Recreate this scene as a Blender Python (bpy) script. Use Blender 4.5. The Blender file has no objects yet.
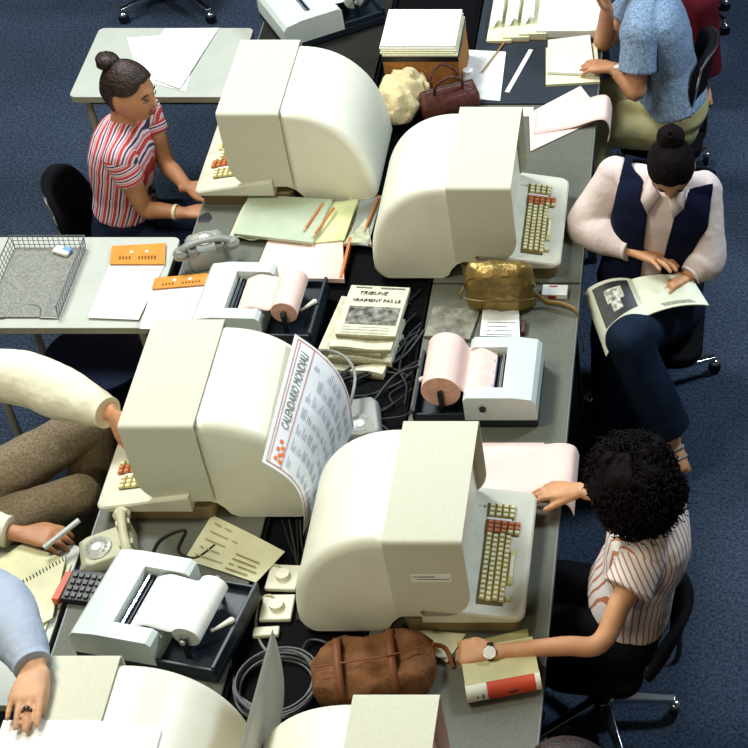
import bpy, bmesh, math, random
from mathutils import Vector as V, Matrix, noise
R = math.radians
random.seed(7)
SC = bpy.context.scene
COL = SC.collection
# ---------------------------------------------------------------- camera, world, lights, exposure
TH = R(44.3); FPX = 1800.0; PPX, PPY = 735.0, 374.0; CAMH = 4.85
cam = bpy.data.cameras.new('camera'); co = bpy.data.objects.new('camera', cam); COL.objects.link(co)
co.location = (0, 0, CAMH); co.rotation_euler = (R(90) - TH, 0, 0)
cam.sensor_fit = 'HORIZONTAL'; cam.sensor_width = 36; cam.lens = 36 * FPX / 748
cam.shift_x = -(PPX - 374) / 748; cam.shift_y = 0; cam.clip_end = 60
SC.camera = co
w = bpy.data.worlds.new('world'); SC.world = w; w.use_nodes = True
bg = w.node_tree.nodes['Background']; bg.inputs[0].default_value = (.62, .76, 1.0, 1); bg.inputs[1].default_value = .09
def area(loc, target, size, sy, power, col):
    l = bpy.data.lights.new('light', 'AREA'); l.shape = 'RECTANGLE'; l.size = size; l.size_y = sy; l.energy = power; l.color = col
    o = bpy.data.objects.new('unseen_light', l); COL.objects.link(o); o.location = loc
    o.rotation_euler = (V(target) - V(loc)).to_track_quat('-Z', 'Y').to_euler(); return o
area((-3.1, 6.5, 5.5), (-1.2, 4.6, .7), 1.8, 1.2, 268, (.90, .96, 1.0))
area((2.4, 6.4, 5.0), (.5, 5.6, 0), .9, .9, 215, (.72, .86, 1.0))  # unseen cool light for the brighter floor on the right
area((-2.9, 3.2, 5.6), (-1.2, 3.2, .7), 1.4, 1.0, 122, (1.0, .98, .86))
area((-2.0, -1.2, 4.9), (-1.0, 3.6, .7), 1.4, .8, 62, (1.0, .90, .64))  # weak warm fill added on the camera side, not a real lamp
SC.view_settings.view_transform = 'Standard'; SC.view_settings.look = 'None'
SC.view_settings.exposure = 0.12; SC.view_settings.gamma = 1.0; SC.view_settings.use_curve_mapping = False

def G(px, py, z):
    """the point at height z seen along the ray through a photo pixel, for reading layout off the photograph"""
    u = (px - PPX) / FPX; v = -(py - PPY) / FPX
    c, s = math.cos(TH), math.sin(TH)
    dx, dy, dz = u, c + v * s, -s + v * c
    t = (z - CAMH) / dz
    return V((dx * t, dy * t, z))

# ---------------------------------------------------------------- materials
def s2l(c): return tuple(((x / 255) / 12.92 if x / 255 <= .04045 else ((x / 255 + .055) / 1.055) ** 2.4) for x in c)
MC = {}
def mat(name, rgb, rough=.6, metal=0, var=.06, scale=12, bump=0, bscale=60, spec=.5, alpha=1, trans=0, coat=0):
    if name in MC: return MC[name]
    if rough >= .8 and spec == .5: spec = .12
    m = bpy.data.materials.new(name); m.use_nodes = True; nt = m.node_tree; b = nt.nodes['Principled BSDF']
    c = s2l(rgb)
    tc = nt.nodes.new('ShaderNodeTexCoord')
    n = nt.nodes.new('ShaderNodeTexNoise'); n.inputs['Scale'].default_value = scale; n.inputs['Detail'].default_value = 6
    nt.links.new(tc.outputs['Object'], n.inputs['Vector'])
    r = nt.nodes.new('ShaderNodeValToRGB')
    r.color_ramp.elements[0].position = .3; r.color_ramp.elements[1].position = .7
    r.color_ramp.elements[0].color = (*[max(0, x * (1 - var * 2)) for x in c], 1)
    r.color_ramp.elements[1].color = (*[min(1, x * (1 + var * 2)) for x in c], 1)
    nt.links.new(n.outputs['Fac'], r.inputs[0]); nt.links.new(r.outputs[0], b.inputs['Base Color'])
    b.inputs['Roughness'].default_value = rough; b.inputs['Metallic'].default_value = metal
    b.inputs['Specular IOR Level'].default_value = spec
    b.inputs['Alpha'].default_value = alpha; b.inputs['Transmission Weight'].default_value = trans
    b.inputs['Coat Weight'].default_value = coat
    if bump:
        n2 = nt.nodes.new('ShaderNodeTexNoise'); n2.inputs['Scale'].default_value = bscale; n2.inputs['Detail'].default_value = 4
        nt.links.new(tc.outputs['Object'], n2.inputs['Vector'])
        bp = nt.nodes.new('ShaderNodeBump'); bp.inputs['Strength'].default_value = bump; bp.inputs['Distance'].default_value = .01
        nt.links.new(n2.outputs['Fac'], bp.inputs['Height']); nt.links.new(bp.outputs[0], b.inputs['Normal'])
    MC[name] = m; return m
def stripes(name, direction, period, cols, wob=.0, rough=.85, origin=None):
    """cloth woven in constant colour bands across one direction (or in rays about an origin)"""
    m = bpy.data.materials.new(name); m.use_nodes = True; nt = m.node_tree; b = nt.nodes['Principled BSDF']
    tc = nt.nodes.new('ShaderNodeTexCoord'); L = nt.links
    dn = nt.nodes.new('ShaderNodeVectorMath'); dn.operation = 'DOT_PRODUCT'; dn.inputs[1].default_value = V(direction).normalized() / period
    L.new(tc.outputs['Object'], dn.inputs[0]); src = dn.outputs['Value']
    if wob:
        n = nt.nodes.new('ShaderNodeTexNoise'); n.inputs['Scale'].default_value = 9; L.new(tc.outputs['Object'], n.inputs['Vector'])
        ma = nt.nodes.new('ShaderNodeMath'); ma.operation = 'MULTIPLY_ADD'; ma.inputs[1].default_value = wob; L.new(n.outputs['Fac'], ma.inputs[0]); L.new(src, ma.inputs[2]); src = ma.outputs[0]
    fr = nt.nodes.new('ShaderNodeMath'); fr.operation = 'FRACT'; L.new(src, fr.inputs[0])
    r = nt.nodes.new('ShaderNodeValToRGB'); r.color_ramp.interpolation = 'CONSTANT'
    el = r.color_ramp.elements
    while len(el) < len(cols): el.new(.5)
    for i, (p, c) in enumerate(cols): el[i].position = p; el[i].color = (*s2l(c), 1)
    L.new(fr.outputs[0], r.inputs[0]); L.new(r.outputs[0], b.inputs['Base Color']); b.inputs['Roughness'].default_value = rough
    return m

# ---------------------------------------------------------------- mesh helpers
def newbm(): return bmesh.new()
def obj(name, bm, m=None, parent=None, smooth=True, bevel=0, solid=0, autosm=35):
    bmesh.ops.recalc_face_normals(bm, faces=bm.faces[:])
    me = bpy.data.meshes.new(name); bm.to_mesh(me); bm.free()
    if isinstance(m, (list, tuple)):
        for x in m: me.materials.append(x)
    elif m: me.materials.append(m)
    o = bpy.data.objects.new(name, me); COL.objects.link(o)
    if parent: o.parent = parent
    if smooth:
        me.shade_smooth()
        try: me.set_sharp_from_angle(angle=R(autosm))
        except Exception: pass
    if solid:
        s = o.modifiers.new('solid', 'SOLIDIFY'); s.thickness = solid; s.offset = 0
    if bevel:
        b = o.modifiers.new('bevel', 'BEVEL'); b.width = bevel; b.segments = 3; b.limit_method = 'ANGLE'; b.angle_limit = R(40)
    return o
def tag(o, label, cat, group=None, kind=None):
    o['label'] = label; o['category'] = cat
    if group: o['group'] = group
    if kind: o['kind'] = kind
    return o
def thing(name, label, cat, loc=(0, 0, 0), rz=0, group=None):
    o = bpy.data.objects.new(name, None); COL.objects.link(o); o.empty_display_size = .05
    o.location = loc; o.rotation_euler = (0, 0, rz); return tag(o, label, cat, group)
def struct(o): o['kind'] = 'structure'; return o
def dup(root, loc, rz, label, parent=None):
    r = root.copy(); COL.objects.link(r)
    if parent is None: r.location = loc; r.rotation_euler = (0, 0, rz); r['label'] = label
    else: r.parent = parent
    for ch in list(root.children): dup(ch, None, None, None, r)
    return r
def box(bm, c, s, rz=0, rx=0, ry=0, mi=0):
    m = Matrix.Translation(V(c)) @ Matrix.Rotation(rz, 4, 'Z') @ Matrix.Rotation(ry, 4, 'Y') @ Matrix.Rotation(rx, 4, 'X') @ Matrix.Diagonal((*s, 1))
    r = bmesh.ops.create_cube(bm, size=1, matrix=m)
    for v in r['verts']:
        for f in v.link_faces: f.material_index = mi
    return r['verts']
def bx(bm, x0, x1, y0, y1, z0, z1, mi=0): return box(bm, ((x0 + x1) / 2, (y0 + y1) / 2, (z0 + z1) / 2), (abs(x1 - x0), abs(y1 - y0), abs(z1 - z0)), mi=mi)
def spline(pts, n=8):
    P = [V(p) for p in pts]; out = []
    if len(P) < 3: return [P[0].lerp(P[1], i / n) for i in range(n + 1)]
    for i in range(len(P) - 1):
        p0 = P[max(i - 1, 0)]; p1 = P[i]; p2 = P[i + 1]; p3 = P[min(i + 2, len(P) - 1)]
        for k in range(n):
            t = k / n
            out.append(.5 * ((2 * p1) + (p2 - p0) * t + (2 * p0 - 5 * p1 + 4 * p2 - p3) * t * t + (3 * p1 - p0 - 3 * p2 + p3) * t ** 3))
    out.append(P[-1]); return out
def rings(bm, rl, cap=True, closed=True):
    """rl: list of lists of points; skin them"""
    vs = [[bm.verts.new(p) for p in r] for r in rl]
    n = len(vs[0])
    for a, b in zip(vs, vs[1:]):
        for i in range(n if closed else n - 1):
            j = (i + 1) % n
            try: bm.faces.new((a[i], a[j], b[j], b[i]))
            except ValueError: pass
    if cap and closed:
        for r, q in ((vs[0], rl[0]), (vs[-1], rl[-1])):
            c = bm.verts.new(sum((V(p) for p in q), V()) / n)
            for i in range(n): bm.faces.new((r[i], r[(i + 1) % n], c))
    return vs
def tube(bm, pts, r, seg=10, n=6, smooth=True, flat=1.0, round_ends=False, up=None):
    """tube along pts; r = number or a radius per control point"""
    P = spline(pts, n) if smooth and len(pts) > 2 else [V(p) for p in pts]
    if isinstance(r, (int, float)): rr = [r] * len(P)
    else:
        rr = []; K = len(r) - 1
        for i in range(len(P)):
            t = i / (len(P) - 1) * K; k = min(int(t), K - 1); f = t - k; rr.append(r[k] * (1 - f) + r[k + 1] * f)
    if round_ends:
        d0 = (P[1] - P[0]).normalized(); d1 = (P[-1] - P[-2]).normalized(); a, b = rr[0], rr[-1]
        P = [P[0] - d0 * a * .95, P[0] - d0 * a * .75, P[0] - d0 * a * .4] + P + [P[-1] + d1 * b * .4, P[-1] + d1 * b * .75, P[-1] + d1 * b * .95]
        rr = [a * .3, a * .66, a * .92] + rr + [b * .92, b * .66, b * .3]
    t0 = (P[1] - P[0]).normalized()
    nrm = V(up) if up is not None else (V((0, 0, 1)) if abs(t0.z) < .9 else V((1, 0, 0)))
    out = []
    for i, p in enumerate(P):
        t = (P[min(i + 1, len(P) - 1)] - P[max(i - 1, 0)]).normalized()
        nrm = (nrm - t * nrm.dot(t)); nrm = nrm.normalized() if nrm.length > 1e-6 else t.orthogonal().normalized()
        bn = t.cross(nrm)
        out.append([p + (bn * math.cos(a) + nrm * flat * math.sin(a)) * rr[i] for a in [2 * math.pi * k / seg for k in range(seg)]])
    return rings(bm, out)
def lathe(bm, prof, c=(0, 0, 0), seg=32, axis='Z', rot=None):
    M = Matrix.Translation(V(c)) @ (rot.to_4x4() if rot is not None else Matrix.Identity(4))
    ax = {'Z': lambda r, z, a: V((r * math.cos(a), r * math.sin(a), z)), 'Y': lambda r, z, a: V((r * math.cos(a), z, r * math.sin(a))), 'X': lambda r, z, a: V((z, r * math.cos(a), r * math.sin(a)))}[axis]
    return rings(bm, [[M @ ax(max(r, 1e-4), z, 2 * math.pi * k / seg) for k in range(seg)] for r, z in prof])
def ell(bm, c, s, rot=None, seg=20):
    M = Matrix.Translation(V(c)) @ (rot.to_4x4() if rot is not None else Matrix.Identity(4)) @ Matrix.Diagonal((*s, 1))
    bmesh.ops.create_uvsphere(bm, u_segments=seg, v_segments=max(8, seg // 2), radius=1, matrix=M)
def frame(f, u):
    """columns: forward, side(left), up"""
    f = V(f).normalized(); u = V(u); u = (u - f * u.dot(f)).normalized(); s = u.cross(f)
    return Matrix((f, s, u)).transposed()
def sheet(bm, c4, th=.0012, nu=10, nv=10, lift=None, mi=0):
    """paper: corners a,b,c,d in order; lift(u,v)->dz or vector"""
    a, b, c, d = [V(p) for p in c4]
    def pt(u, v, k):
        p = a * (1 - u) * (1 - v) + b * u * (1 - v) + c * u * v + d * (1 - u) * v
        if lift:
            l = lift(u, v); p = p + (l if isinstance(l, V) else V((0, 0, l)))
        return p + V((0, 0, k))
    top = [[bm.verts.new(pt(i / nu, j / nv, th)) for j in range(nv + 1)] for i in range(nu + 1)]
    bot = [[bm.verts.new(pt(i / nu, j / nv, 0)) for j in range(nv + 1)] for i in range(nu + 1)]
    F = []
    for i in range(nu):
        for j in range(nv):
            F.append(bm.faces.new((top[i][j], top[i + 1][j], top[i + 1][j + 1], top[i][j + 1])))
            F.append(bm.faces.new((bot[i][j], bot[i][j + 1], bot[i + 1][j + 1], bot[i + 1][j])))
    for i in range(nu):
        F.append(bm.faces.new((top[i][0], bot[i][0], bot[i + 1][0], top[i + 1][0]))); F.append(bm.faces.new((top[i][nv], top[i + 1][nv], bot[i + 1][nv], bot[i][nv])))
    for j in range(nv):
        F.append(bm.faces.new((top[0][j], top[0][j + 1], bot[0][j + 1], bot[0][j]))); F.append(bm.faces.new((top[nu][j], bot[nu][j], bot[nu][j + 1], top[nu][j + 1])))
    for f in F: f.material_index = mi
def rslab(bm, x0, x1, y0, y1, z0, z1, r=.03, seg=6):
    """slab with rounded plan corners"""
    pts = []
    for cx, cy, a0 in ((x1 - r, y1 - r, 0), (x0 + r, y1 - r, 90), (x0 + r, y0 + r, 180), (x1 - r, y0 + r, 270)):
        for k in range(seg + 1):
            a = R(a0 + 90 * k / seg); pts.append((cx + r * math.cos(a), cy + r * math.sin(a)))
    rings(bm, [[V((x, y, z)) for x, y in pts] for z in (z0, z1)])
def text_mesh(name, s, size, m, parent, M, ext=.0006, shear=0, align='CENTER'):
    cu = bpy.data.curves.new(name, 'FONT'); cu.body = s; cu.size = size; cu.extrude = ext; cu.shear = shear; cu.align_x = align; cu.align_y = 'CENTER'; cu.resolution_u = 2
    t = bpy.data.objects.new(name, cu); COL.objects.link(t); bpy.context.view_layer.update()
    me = bpy.data.meshes.new_from_object(t.evaluated_get(bpy.context.evaluated_depsgraph_get()))
    bpy.data.objects.remove(t); me.transform(M); me.materials.clear(); me.materials.append(m)
    o = bpy.data.objects.new(name, me); COL.objects.link(o); o.parent = parent; return o
def bake(o, voxel=None, smooth=0, disp=None):
    """apply a voxel union + smoothing (+ cloth folds) and keep the result as plain mesh"""
    if voxel:
        r = o.modifiers.new('r', 'REMESH'); r.mode = 'VOXEL'; r.voxel_size = voxel; r.use_smooth_shade = True
    if smooth:
        s = o.modifiers.new('s', 'SMOOTH'); s.iterations = smooth; s.factor = .5
    if disp:
        tx = bpy.data.textures.new('folds', 'CLOUDS'); tx.noise_scale = disp[1]; tx.noise_depth = 2
        d = o.modifiers.new('d', 'DISPLACE'); d.texture = tx; d.strength = disp[0]; d.mid_level = .5
    bpy.context.view_layer.update()
    me = bpy.data.meshes.new_from_object(o.evaluated_get(bpy.context.evaluated_depsgraph_get()))
    o.modifiers.clear(); old = o.data; o.data = me; bpy.data.meshes.remove(old); me.shade_smooth(); return o
# ---------------------------------------------------------------- palette
def carpet():
    m = bpy.data.materials.new('carpet'); m.use_nodes = True; nt = m.node_tree; b = nt.nodes['Principled BSDF']; L = nt.links
    tc = nt.nodes.new('ShaderNodeTexCoord')
    n = nt.nodes.new('ShaderNodeTexNoise'); n.inputs['Scale'].default_value = 90; n.inputs['Detail'].default_value = 8; n.inputs['Roughness'].default_value = .8
    n2 = nt.nodes.new('ShaderNodeTexNoise'); n2.inputs['Scale'].default_value = 2.2; n2.inputs['Detail'].default_value = 3
    L.new(tc.outputs['Object'], n.inputs['Vector']); L.new(tc.outputs['Object'], n2.inputs['Vector'])
    r = nt.nodes.new('ShaderNodeValToRGB'); e = r.color_ramp.elements
    e[0].position = .36; e[0].color = (*s2l((10, 17, 26)), 1); e[1].position = .66; e[1].color = (*s2l((92, 108, 132)), 1)
    mx = nt.nodes.new('ShaderNodeMixRGB'); mx.blend_type = 'MULTIPLY'; mx.inputs[0].default_value = .5
    L.new(n.outputs['Fac'], r.inputs[0]); L.new(r.outputs[0], mx.inputs[1]); L.new(n2.outputs['Fac'], mx.inputs[2]); L.new(mx.outputs[0], b.inputs['Base Color'])
    b.inputs['Roughness'].default_value = .95; b.inputs['Specular IOR Level'].default_value = .1
    bp = nt.nodes.new('ShaderNodeBump'); bp.inputs['Strength'].default_value = .6; bp.inputs['Distance'].default_value = .01
    L.new(n.outputs['Fac'], bp.inputs['Height']); L.new(bp.outputs[0], b.inputs['Normal']); return m
M_body = mat('terminal_white', (234, 232, 212), .38, var=.015)
M_hood = mat('hood_vinyl', (208, 206, 184), .8, var=.02, scale=150, bump=.15, bscale=300)
M_cream = mat('keyboard_plastic', (214, 211, 190), .5, var=.04)
M_creamd = mat('brown_and_shade', (128, 108, 72), .6)  # brown parts; on the pedestals it also carries the keyboard's shade
M_black = mat('black_plastic', (14, 15, 18), .45, bump=.1)
M_screen = mat('screen_glass', (12, 20, 18), .12)
M_keyw = mat('key_cream', (216, 202, 130), .5); M_keyo = mat('key_orange', (205, 122, 70), .5); M_keyb = mat('key_well', (96, 78, 30), .7); M_keyl = mat('key_legend', (236, 232, 205), .5)
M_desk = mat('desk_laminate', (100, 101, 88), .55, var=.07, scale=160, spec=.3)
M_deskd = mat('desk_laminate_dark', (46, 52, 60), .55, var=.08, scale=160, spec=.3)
M_trim = mat('desk_trim', (116, 120, 116), .4)
M_table = mat('table_laminate', (186, 189, 176), .45, var=.02)
M_tabled = mat('table_edge', (176, 172, 148), .5)
M_steel = mat('grey_steel', (88, 86, 80), .5, metal=.3)
M_chrome = mat('chrome', (225, 228, 232), .18, metal=1, var=.02)
M_pcase = mat('printer_case', (206, 214, 206), .45, var=.02)
M_pbase = mat('printer_base', (20, 32, 42), .45, var=.1)
M_pink = mat('pink_paper', (240, 208, 196), .85, var=.03)
M_pinkd = mat('pink_roll_end', (222, 168, 146), .85, var=.08, scale=60)
M_white = mat('white_paper', (240, 240, 234), .85, var=.02)
M_wend = mat('white_roll_end', (190, 190, 180), .85, var=.08, scale=60)
M_yel = mat('cream_paper', (224, 222, 186), .85, var=.04)
M_ink = mat('ink', (44, 44, 42), .8); M_inkg = mat('ink_grey', (120, 124, 118), .8, var=.3, scale=200)
M_orange = mat('orange_card', (214, 138, 36), .6, var=.06)
M_skin = mat('skin', (208, 152, 108), .55, var=.06, scale=20)
M_skint = mat('skin_tanned', (196, 138, 98), .55, var=.06, scale=20)
M_skinl = mat('skin_light', (214, 162, 122), .55, var=.06, scale=20)
M_lip = mat('lips', (150, 72, 60), .5)
M_hair = mat('dark_brown_hair', (44, 26, 20), .5, var=.35, scale=50, bump=.6, bscale=90)
M_hairb = mat('black_hair', (17, 10, 11), .82, var=.35, scale=50, bump=.5, bscale=90)
M_beige = mat('beige_plastic', (196, 192, 160), .5, var=.04)
M_greyp = mat('grey_plastic', (142, 144, 136), .4, var=.05)
M_blackc = mat('black_fabric', (13, 14, 18), .85, bump=.3, bscale=200)

# ---------------------------------------------------------------- floor, desks, tables
bm = newbm(); bx(bm, -6.1, 4.1, -1.7, 12.1, -.05, 0); struct(obj('floor', bm, carpet(), smooth=False))
M_wall = mat('painted_wall', (96, 96, 90), .9, var=.03)
for nm, b in (('wall_left', (-6.1, -6, -1.6, 12, 0, 6.2)), ('wall_right', (4, 4.1, -1.6, 12, 0, 6.2)), ('wall_back', (-6.1, 4.1, 12, 12.1, 0, 6.2)), ('wall_front', (-6.1, 4.1, -1.7, -1.6, 0, 6.2)), ('ceiling', (-6.1, 4.1, -1.7, 12.1, 6.2, 6.3))):
    bm = newbm(); bx(bm, *b); struct(obj(nm, bm, M_wall, smooth=False))
DZ = .74
def desk(label, x0, x1, y0, y1, m, trimside):
    t = thing('desk', label, 'desk', (0, 0, 0), 0, 'back to back desks')
    bm = newbm(); bx(bm, x0, x1, y0, y1, DZ - .028, DZ); obj('desktop', bm, m, t, bevel=.002)
    xe = x1 if trimside > 0 else x0
    bm = newbm(); bx(bm, xe - .004, xe + .004, y0, y1, DZ - .028, DZ - .001); obj('edge_trim', bm, M_trim, t, smooth=False)
    for x in (x0 + .05, x1 - .05):
        for y in (y0 + .06, y1 - .06):
            bm = newbm(); bx(bm, x - .018, x + .018, y - .018, y + .018, 0, DZ - .028); obj('leg', bm, M_steel, t, smooth=False, bevel=.002)
    bm = newbm(); xb = x0 + .012 if trimside > 0 else x1 - .012; bx(bm, xb - .008, xb + .008, y0 + .1, y1 - .1, .3, DZ - .03); obj('modesty_panel', bm, M_black, t, smooth=False)
    return t
XR0, XR1, XL0, XL1 = -1.042, -.535, -1.925, -1.42
desk('grey desk under the frontmost right-hand terminals, its right edge beside the curly-haired person', XR0, XR1, 2.0, 4.655, M_desk, 1)
desk('grey desk under the terminal beside the gold pouch, partly covered by pink printout', XR0, XR1, 4.665, 5.70, M_desk, 1)
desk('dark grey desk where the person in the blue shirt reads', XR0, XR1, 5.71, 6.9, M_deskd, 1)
desk('grey-brown desk under the left-hand row terminals at the front', XL0, XL1, 2.0, 4.3, M_desk, -1)
desk('grey-brown desk with a round dark stain near the striped-shirt person', XL0, XL1, 4.31, 5.74, M_desk, -1)
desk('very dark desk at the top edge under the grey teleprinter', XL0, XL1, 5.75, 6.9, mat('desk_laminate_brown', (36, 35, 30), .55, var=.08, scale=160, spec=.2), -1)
bm = newbm()
bx(bm, XL1 + .006, XR0 - .006, 2.0, 6.85, DZ - .035, DZ - .02)
for x in (XL1 + .012, XR0 - .012): bx(bm, x - .004, x + .004, 2.0, 6.85, DZ - .035, DZ - .002)
for y in (2.1, 4.4, 6.75): bx(bm, -1.26, -1.20, y - .03, y + .03, 0, DZ - .035)
tag(obj('cable_trough', bm, mat('trough_black', (7, 7, 9), .8, spec=.1), smooth=False), 'black cable channel running between the two rows of desks', 'cable channel')
bm = newbm(); c = G(206, 218, DZ)
lathe(bm, [(.001, 0), (.020, 0), (.022, .0008), (.001, .0009)], c + V((0, 0, .0005)), 24)
for k in range(8): ell(bm, c + V((random.uniform(-.014, .014), random.uniform(-.016, .02), .001)), (.014, .016, .0009), seg=12)
tag(obj('ink_pad', bm, M_black), 'round black stain-like pad on the desk by the striped-shirt person', 'pad')

def side_table(label, x0, x1, y0, y1, z=.72):
    t = thing('side_table', label, 'table', (0, 0, 0), 0, 'white side tables')
    bm = newbm(); rslab(bm, x0, x1, y0, y1, z - .006, z, .025); obj('tabletop', bm, M_table, t, bevel=.002)
    bm = newbm(); rslab(bm, x0 + .001, x1 - .001, y0 + .001, y1 - .001, z - .028, z - .0065, .024); obj('edge_band', bm, M_tabled, t)
    for x in (x0 + .05, x1 - .05):
        for y in (y0 + .05, y1 - .05):
            bm = newbm(); tube(bm, [(x, y, 0), (x, y, z - .028)], .014, smooth=False); obj('leg', bm, M_tabled, t)
    for y in (y0 + .05, y1 - .05):
        bm = newbm(); bx(bm, x0 + .06, x1 - .06, y - .01, y + .01, z - .065, z - .03); obj('rail', bm, M_steel, t, smooth=False)
    return t
side_table('white side table behind the striped-shirt person, with white paper on it', -2.60, -1.968, 5.78, 6.26)
side_table('white side table holding the wire tray and orange-headed forms', -2.64, -1.975, 4.455, 4.931)
side_table('cream side table with a spiral pad at the left edge of the photo', -2.75, -1.955, 2.92, 3.50)

# ---------------------------------------------------------------- terminals
BW = .218   # half width of the body
def superell(n, a0, a1, p=2.25):
    return [(abs(math.cos(a)) ** (2 / p), abs(math.sin(a)) ** (2 / p)) for a in [a0 + (a1 - a0) * i / n for i in range(n + 1)]]
def make_terminal(label):
    t = thing('computer_terminal', label, 'computer terminal', (0, 0, 0), 0, 'hooded computer terminals')
    H = .40; xs = .295; rr = .035
    # body: profile in x,z swept across y with rounded shoulders
    def prof(ins):
        """closed outline inset by ins"""
        o = [(xs + .18, H - .012 - ins), (xs, H - .004 - ins)]
        for c_, s_ in superell(18, math.pi / 2, 0): o.append((xs - c_ * (xs - ins), .03 + s_ * (H - .034 - ins)))
        o += [(0.008 + ins, .012), (.02 + ins, .0), (.235, 0), (.258, .012), (.272, .04), (.292, .062), (.32, .075), (xs + .18, .078)]
        return o
    rl = []
    for k in range(7):
        a = math.pi / 2 * k / 6; rl.append([V((x, -(BW - rr * (1 - math.cos(a))), z)) for x, z in prof(rr * (1 - math.sin(a)))])
    seq = rl + [[V((p.x, -p.y, p.z)) for p in r] for r in reversed(rl)]
    bm = newbm(); rings(bm, seq); obj('body', bm, M_body, t, autosm=50)
    # hood: sleeve of textured vinyl over the front of the body
    hw = .232; x0, x1 = xs - .004, xs + .212; th = .004; zb = .085; rc = .05; re = .014
    bm = newbm()
    def arch(x, zlow, off):
        pts = []
        y = hw - off; zt = H + .004 - off
        pts.append(V((x, -y, zlow)))
        for k in range(7):
            a = math.pi / 2 * k / 6; pts.append(V((x, -(y - re) - re * math.cos(a), zt - re + re * math.sin(a))))
        for k in range(7):
            a = math.pi / 2 * k / 6; pts.append(V((x, (y - re) + re * math.sin(a), zt - re + re * math.cos(a))))
        pts.append(V((x, y, zlow)))
        return pts
    xsn = [x0 + (x1 - x0) * i / 12 for i in range(13)]
    def low(x):
        d = x - (x1 - rc * 1.6)
        return zb if d < 0 else zb + rc * 2.0 * (1 - math.sqrt(max(0, 1 - (d / (rc * 1.6)) ** 2)))
    xsn = [x0, x0 + .05, x0 + .1] + [x1 - rc * 1.6 * (1 - math.sin(R(a))) for a in range(0, 91, 9)]
    outr = [arch(x, low(x), 0) for x in xsn]; inr = [arch(x, low(x), th) for x in xsn]
    a = rings(bm, outr, closed=False); b_ = rings(bm, inr, closed=False)
    n = len(outr[0])
    for k in (0, -1):
        for i in range(n - 1): bm.faces.new((a[k][i], a[k][i + 1], b_[k][i + 1], b_[k][i]))
    for i in (0, n - 1):
        for k in range(len(xsn) - 1): bm.faces.new((a[k][i], a[k + 1][i], b_[k + 1][i], b_[k][i]))
    obj('hood', bm, M_hood, t, autosm=40)
    for y in (-hw - .001, hw + .001):
        bm = newbm(); lathe(bm, [(.001, -.0015), (.006, -.0015), (.006, .0015), (.001, .0015)], (x0 + .075, y, zb + .02), 12, 'Y'); obj('fastener', bm, M_creamd, t)
    # screen set back inside the hood
    bm = newbm(); bx(bm, xs + .045, xs + .06, -BW + .012, BW - .012, .10, H - .012); obj('bezel', bm, M_black, t, smooth=False, bevel=.003)
    bm = newbm(); ell(bm, (xs + .058, 0, .25), (.012, .155, .115), seg=28); obj('screen', bm, M_screen, t)
    # pedestal between body and keyboard, its brown painting the shadow below the keyboard
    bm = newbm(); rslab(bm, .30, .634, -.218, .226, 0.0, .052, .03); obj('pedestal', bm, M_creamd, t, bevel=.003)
    # keyboard wedge
    kb = newbm(); pts = []
    kx0, kx1, r = xs + .065, .648, .028
    for cx, cy, a0 in ((kx1 - r, .248 - r, 0), (kx0 + .005, .248 - .005, 90), (kx0 + .005, -.232 + .005, 180), (kx1 - r, -.232 + r, 270)):
        q = r if cx > .5 else .005
        for k in range(7): a_ = R(a0 + 90 * k / 6); pts.append((cx + q * math.cos(a_), cy + q * math.sin(a_)))
    def ztop(x): return .120 - (x - kx0) * .17
    rings(kb, [[V((x * 1 - (0 if x < .5 else .006), y * .985, .0525)) for x, y in pts], [V((x, y, .058)) for x, y in pts], [V((x, y, ztop(x) - .006)) for x, y in pts], [V((kx0 + (x - kx0) * .985, y * .985, ztop(x))) for x, y in pts]])
    k = obj('keyboard', kb, M_cream, t, autosm=30)
    def kz(x): return ztop(x)
    slope = math.atan(.17)
    # key layout: rows run across y; rx = row centres in x
    rx = [.524 + i * .0196 for i in range(5)]
    bm = newbm()
    box(bm, (.548, .156, kz(.548) + .001), (.078, .056, .003), ry=slope); box(bm, (.556, .093, kz(.556) + .001), (.096, .052, .003), ry=slope)
    box(bm, (.548, -.062, kz(.548) + .001), (.076, .262, .003), ry=slope)
    obj('key_well', bm, M_keyb, k, smooth=False)
    def key(x, y, sx, sy, m):
        y += .010
        b = newbm(); z = kz(x) + .002
        M = Matrix.Translation((x, y, z)) @ Matrix.Rotation(slope, 4, 'Y')
        rings(b, [[M @ V((sx / 2 * f * a_, sy / 2 * f * b2, h)) for a_, b2 in ((1, 1), (-1, 1), (-1, -1), (1, -1))] for f, h in ((1, 0), (.97, .004), (.72, .008))])
        if m is not M_keyo:
            v = [b.verts.new(M @ V((sx * .3 * a_, sy * .3 * b2, .0084))) for a_, b2 in ((1, 1), (-1, 1), (-1, -1), (1, -1))]; f = b.faces.new(v); f.material_index = 1
        return obj('space_bar' if sy > .05 else 'key', b, [m, M_keyl], k, smooth=False)
    for i in range(4):
        for j in range(3): key(rx[i], .164 - j * .0175, .0168, .0158, M_keyw)
    bm = newbm(); box(bm, (.548, .1245, kz(.548) + .002), (.072, .008, .003), ry=slope); obj('label_strip', bm, M_white, k, smooth=False)
    for i in range(5):
        for j in range(3): key(rx[i], .100 - j * .0165, .0155, .0145, M_keyo if (i < 3 or j < 2) and not (i == 4 and j == 2) else M_keyw)
    for i in range(4):
        for j in range(14): key(rx[i] - (.001 * i), .050 - j * .0178 - .004 * (i % 2), .0155, .0152, M_keyw)
    key(rx[4] - .004, -.062, .0150, .128, M_keyw); key(rx[4] - .004, -.176, .0155, .0165, M_keyw)
    for j in range(2):
        bm = newbm(); lathe(bm, [(.001, 0), (.006, 0), (.005, .003), (.001, .003)], (.485 + .018 * j, .175, kz(.485) - .001), 12); obj('indicator', bm, M_pcase, k)
    return t
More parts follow.
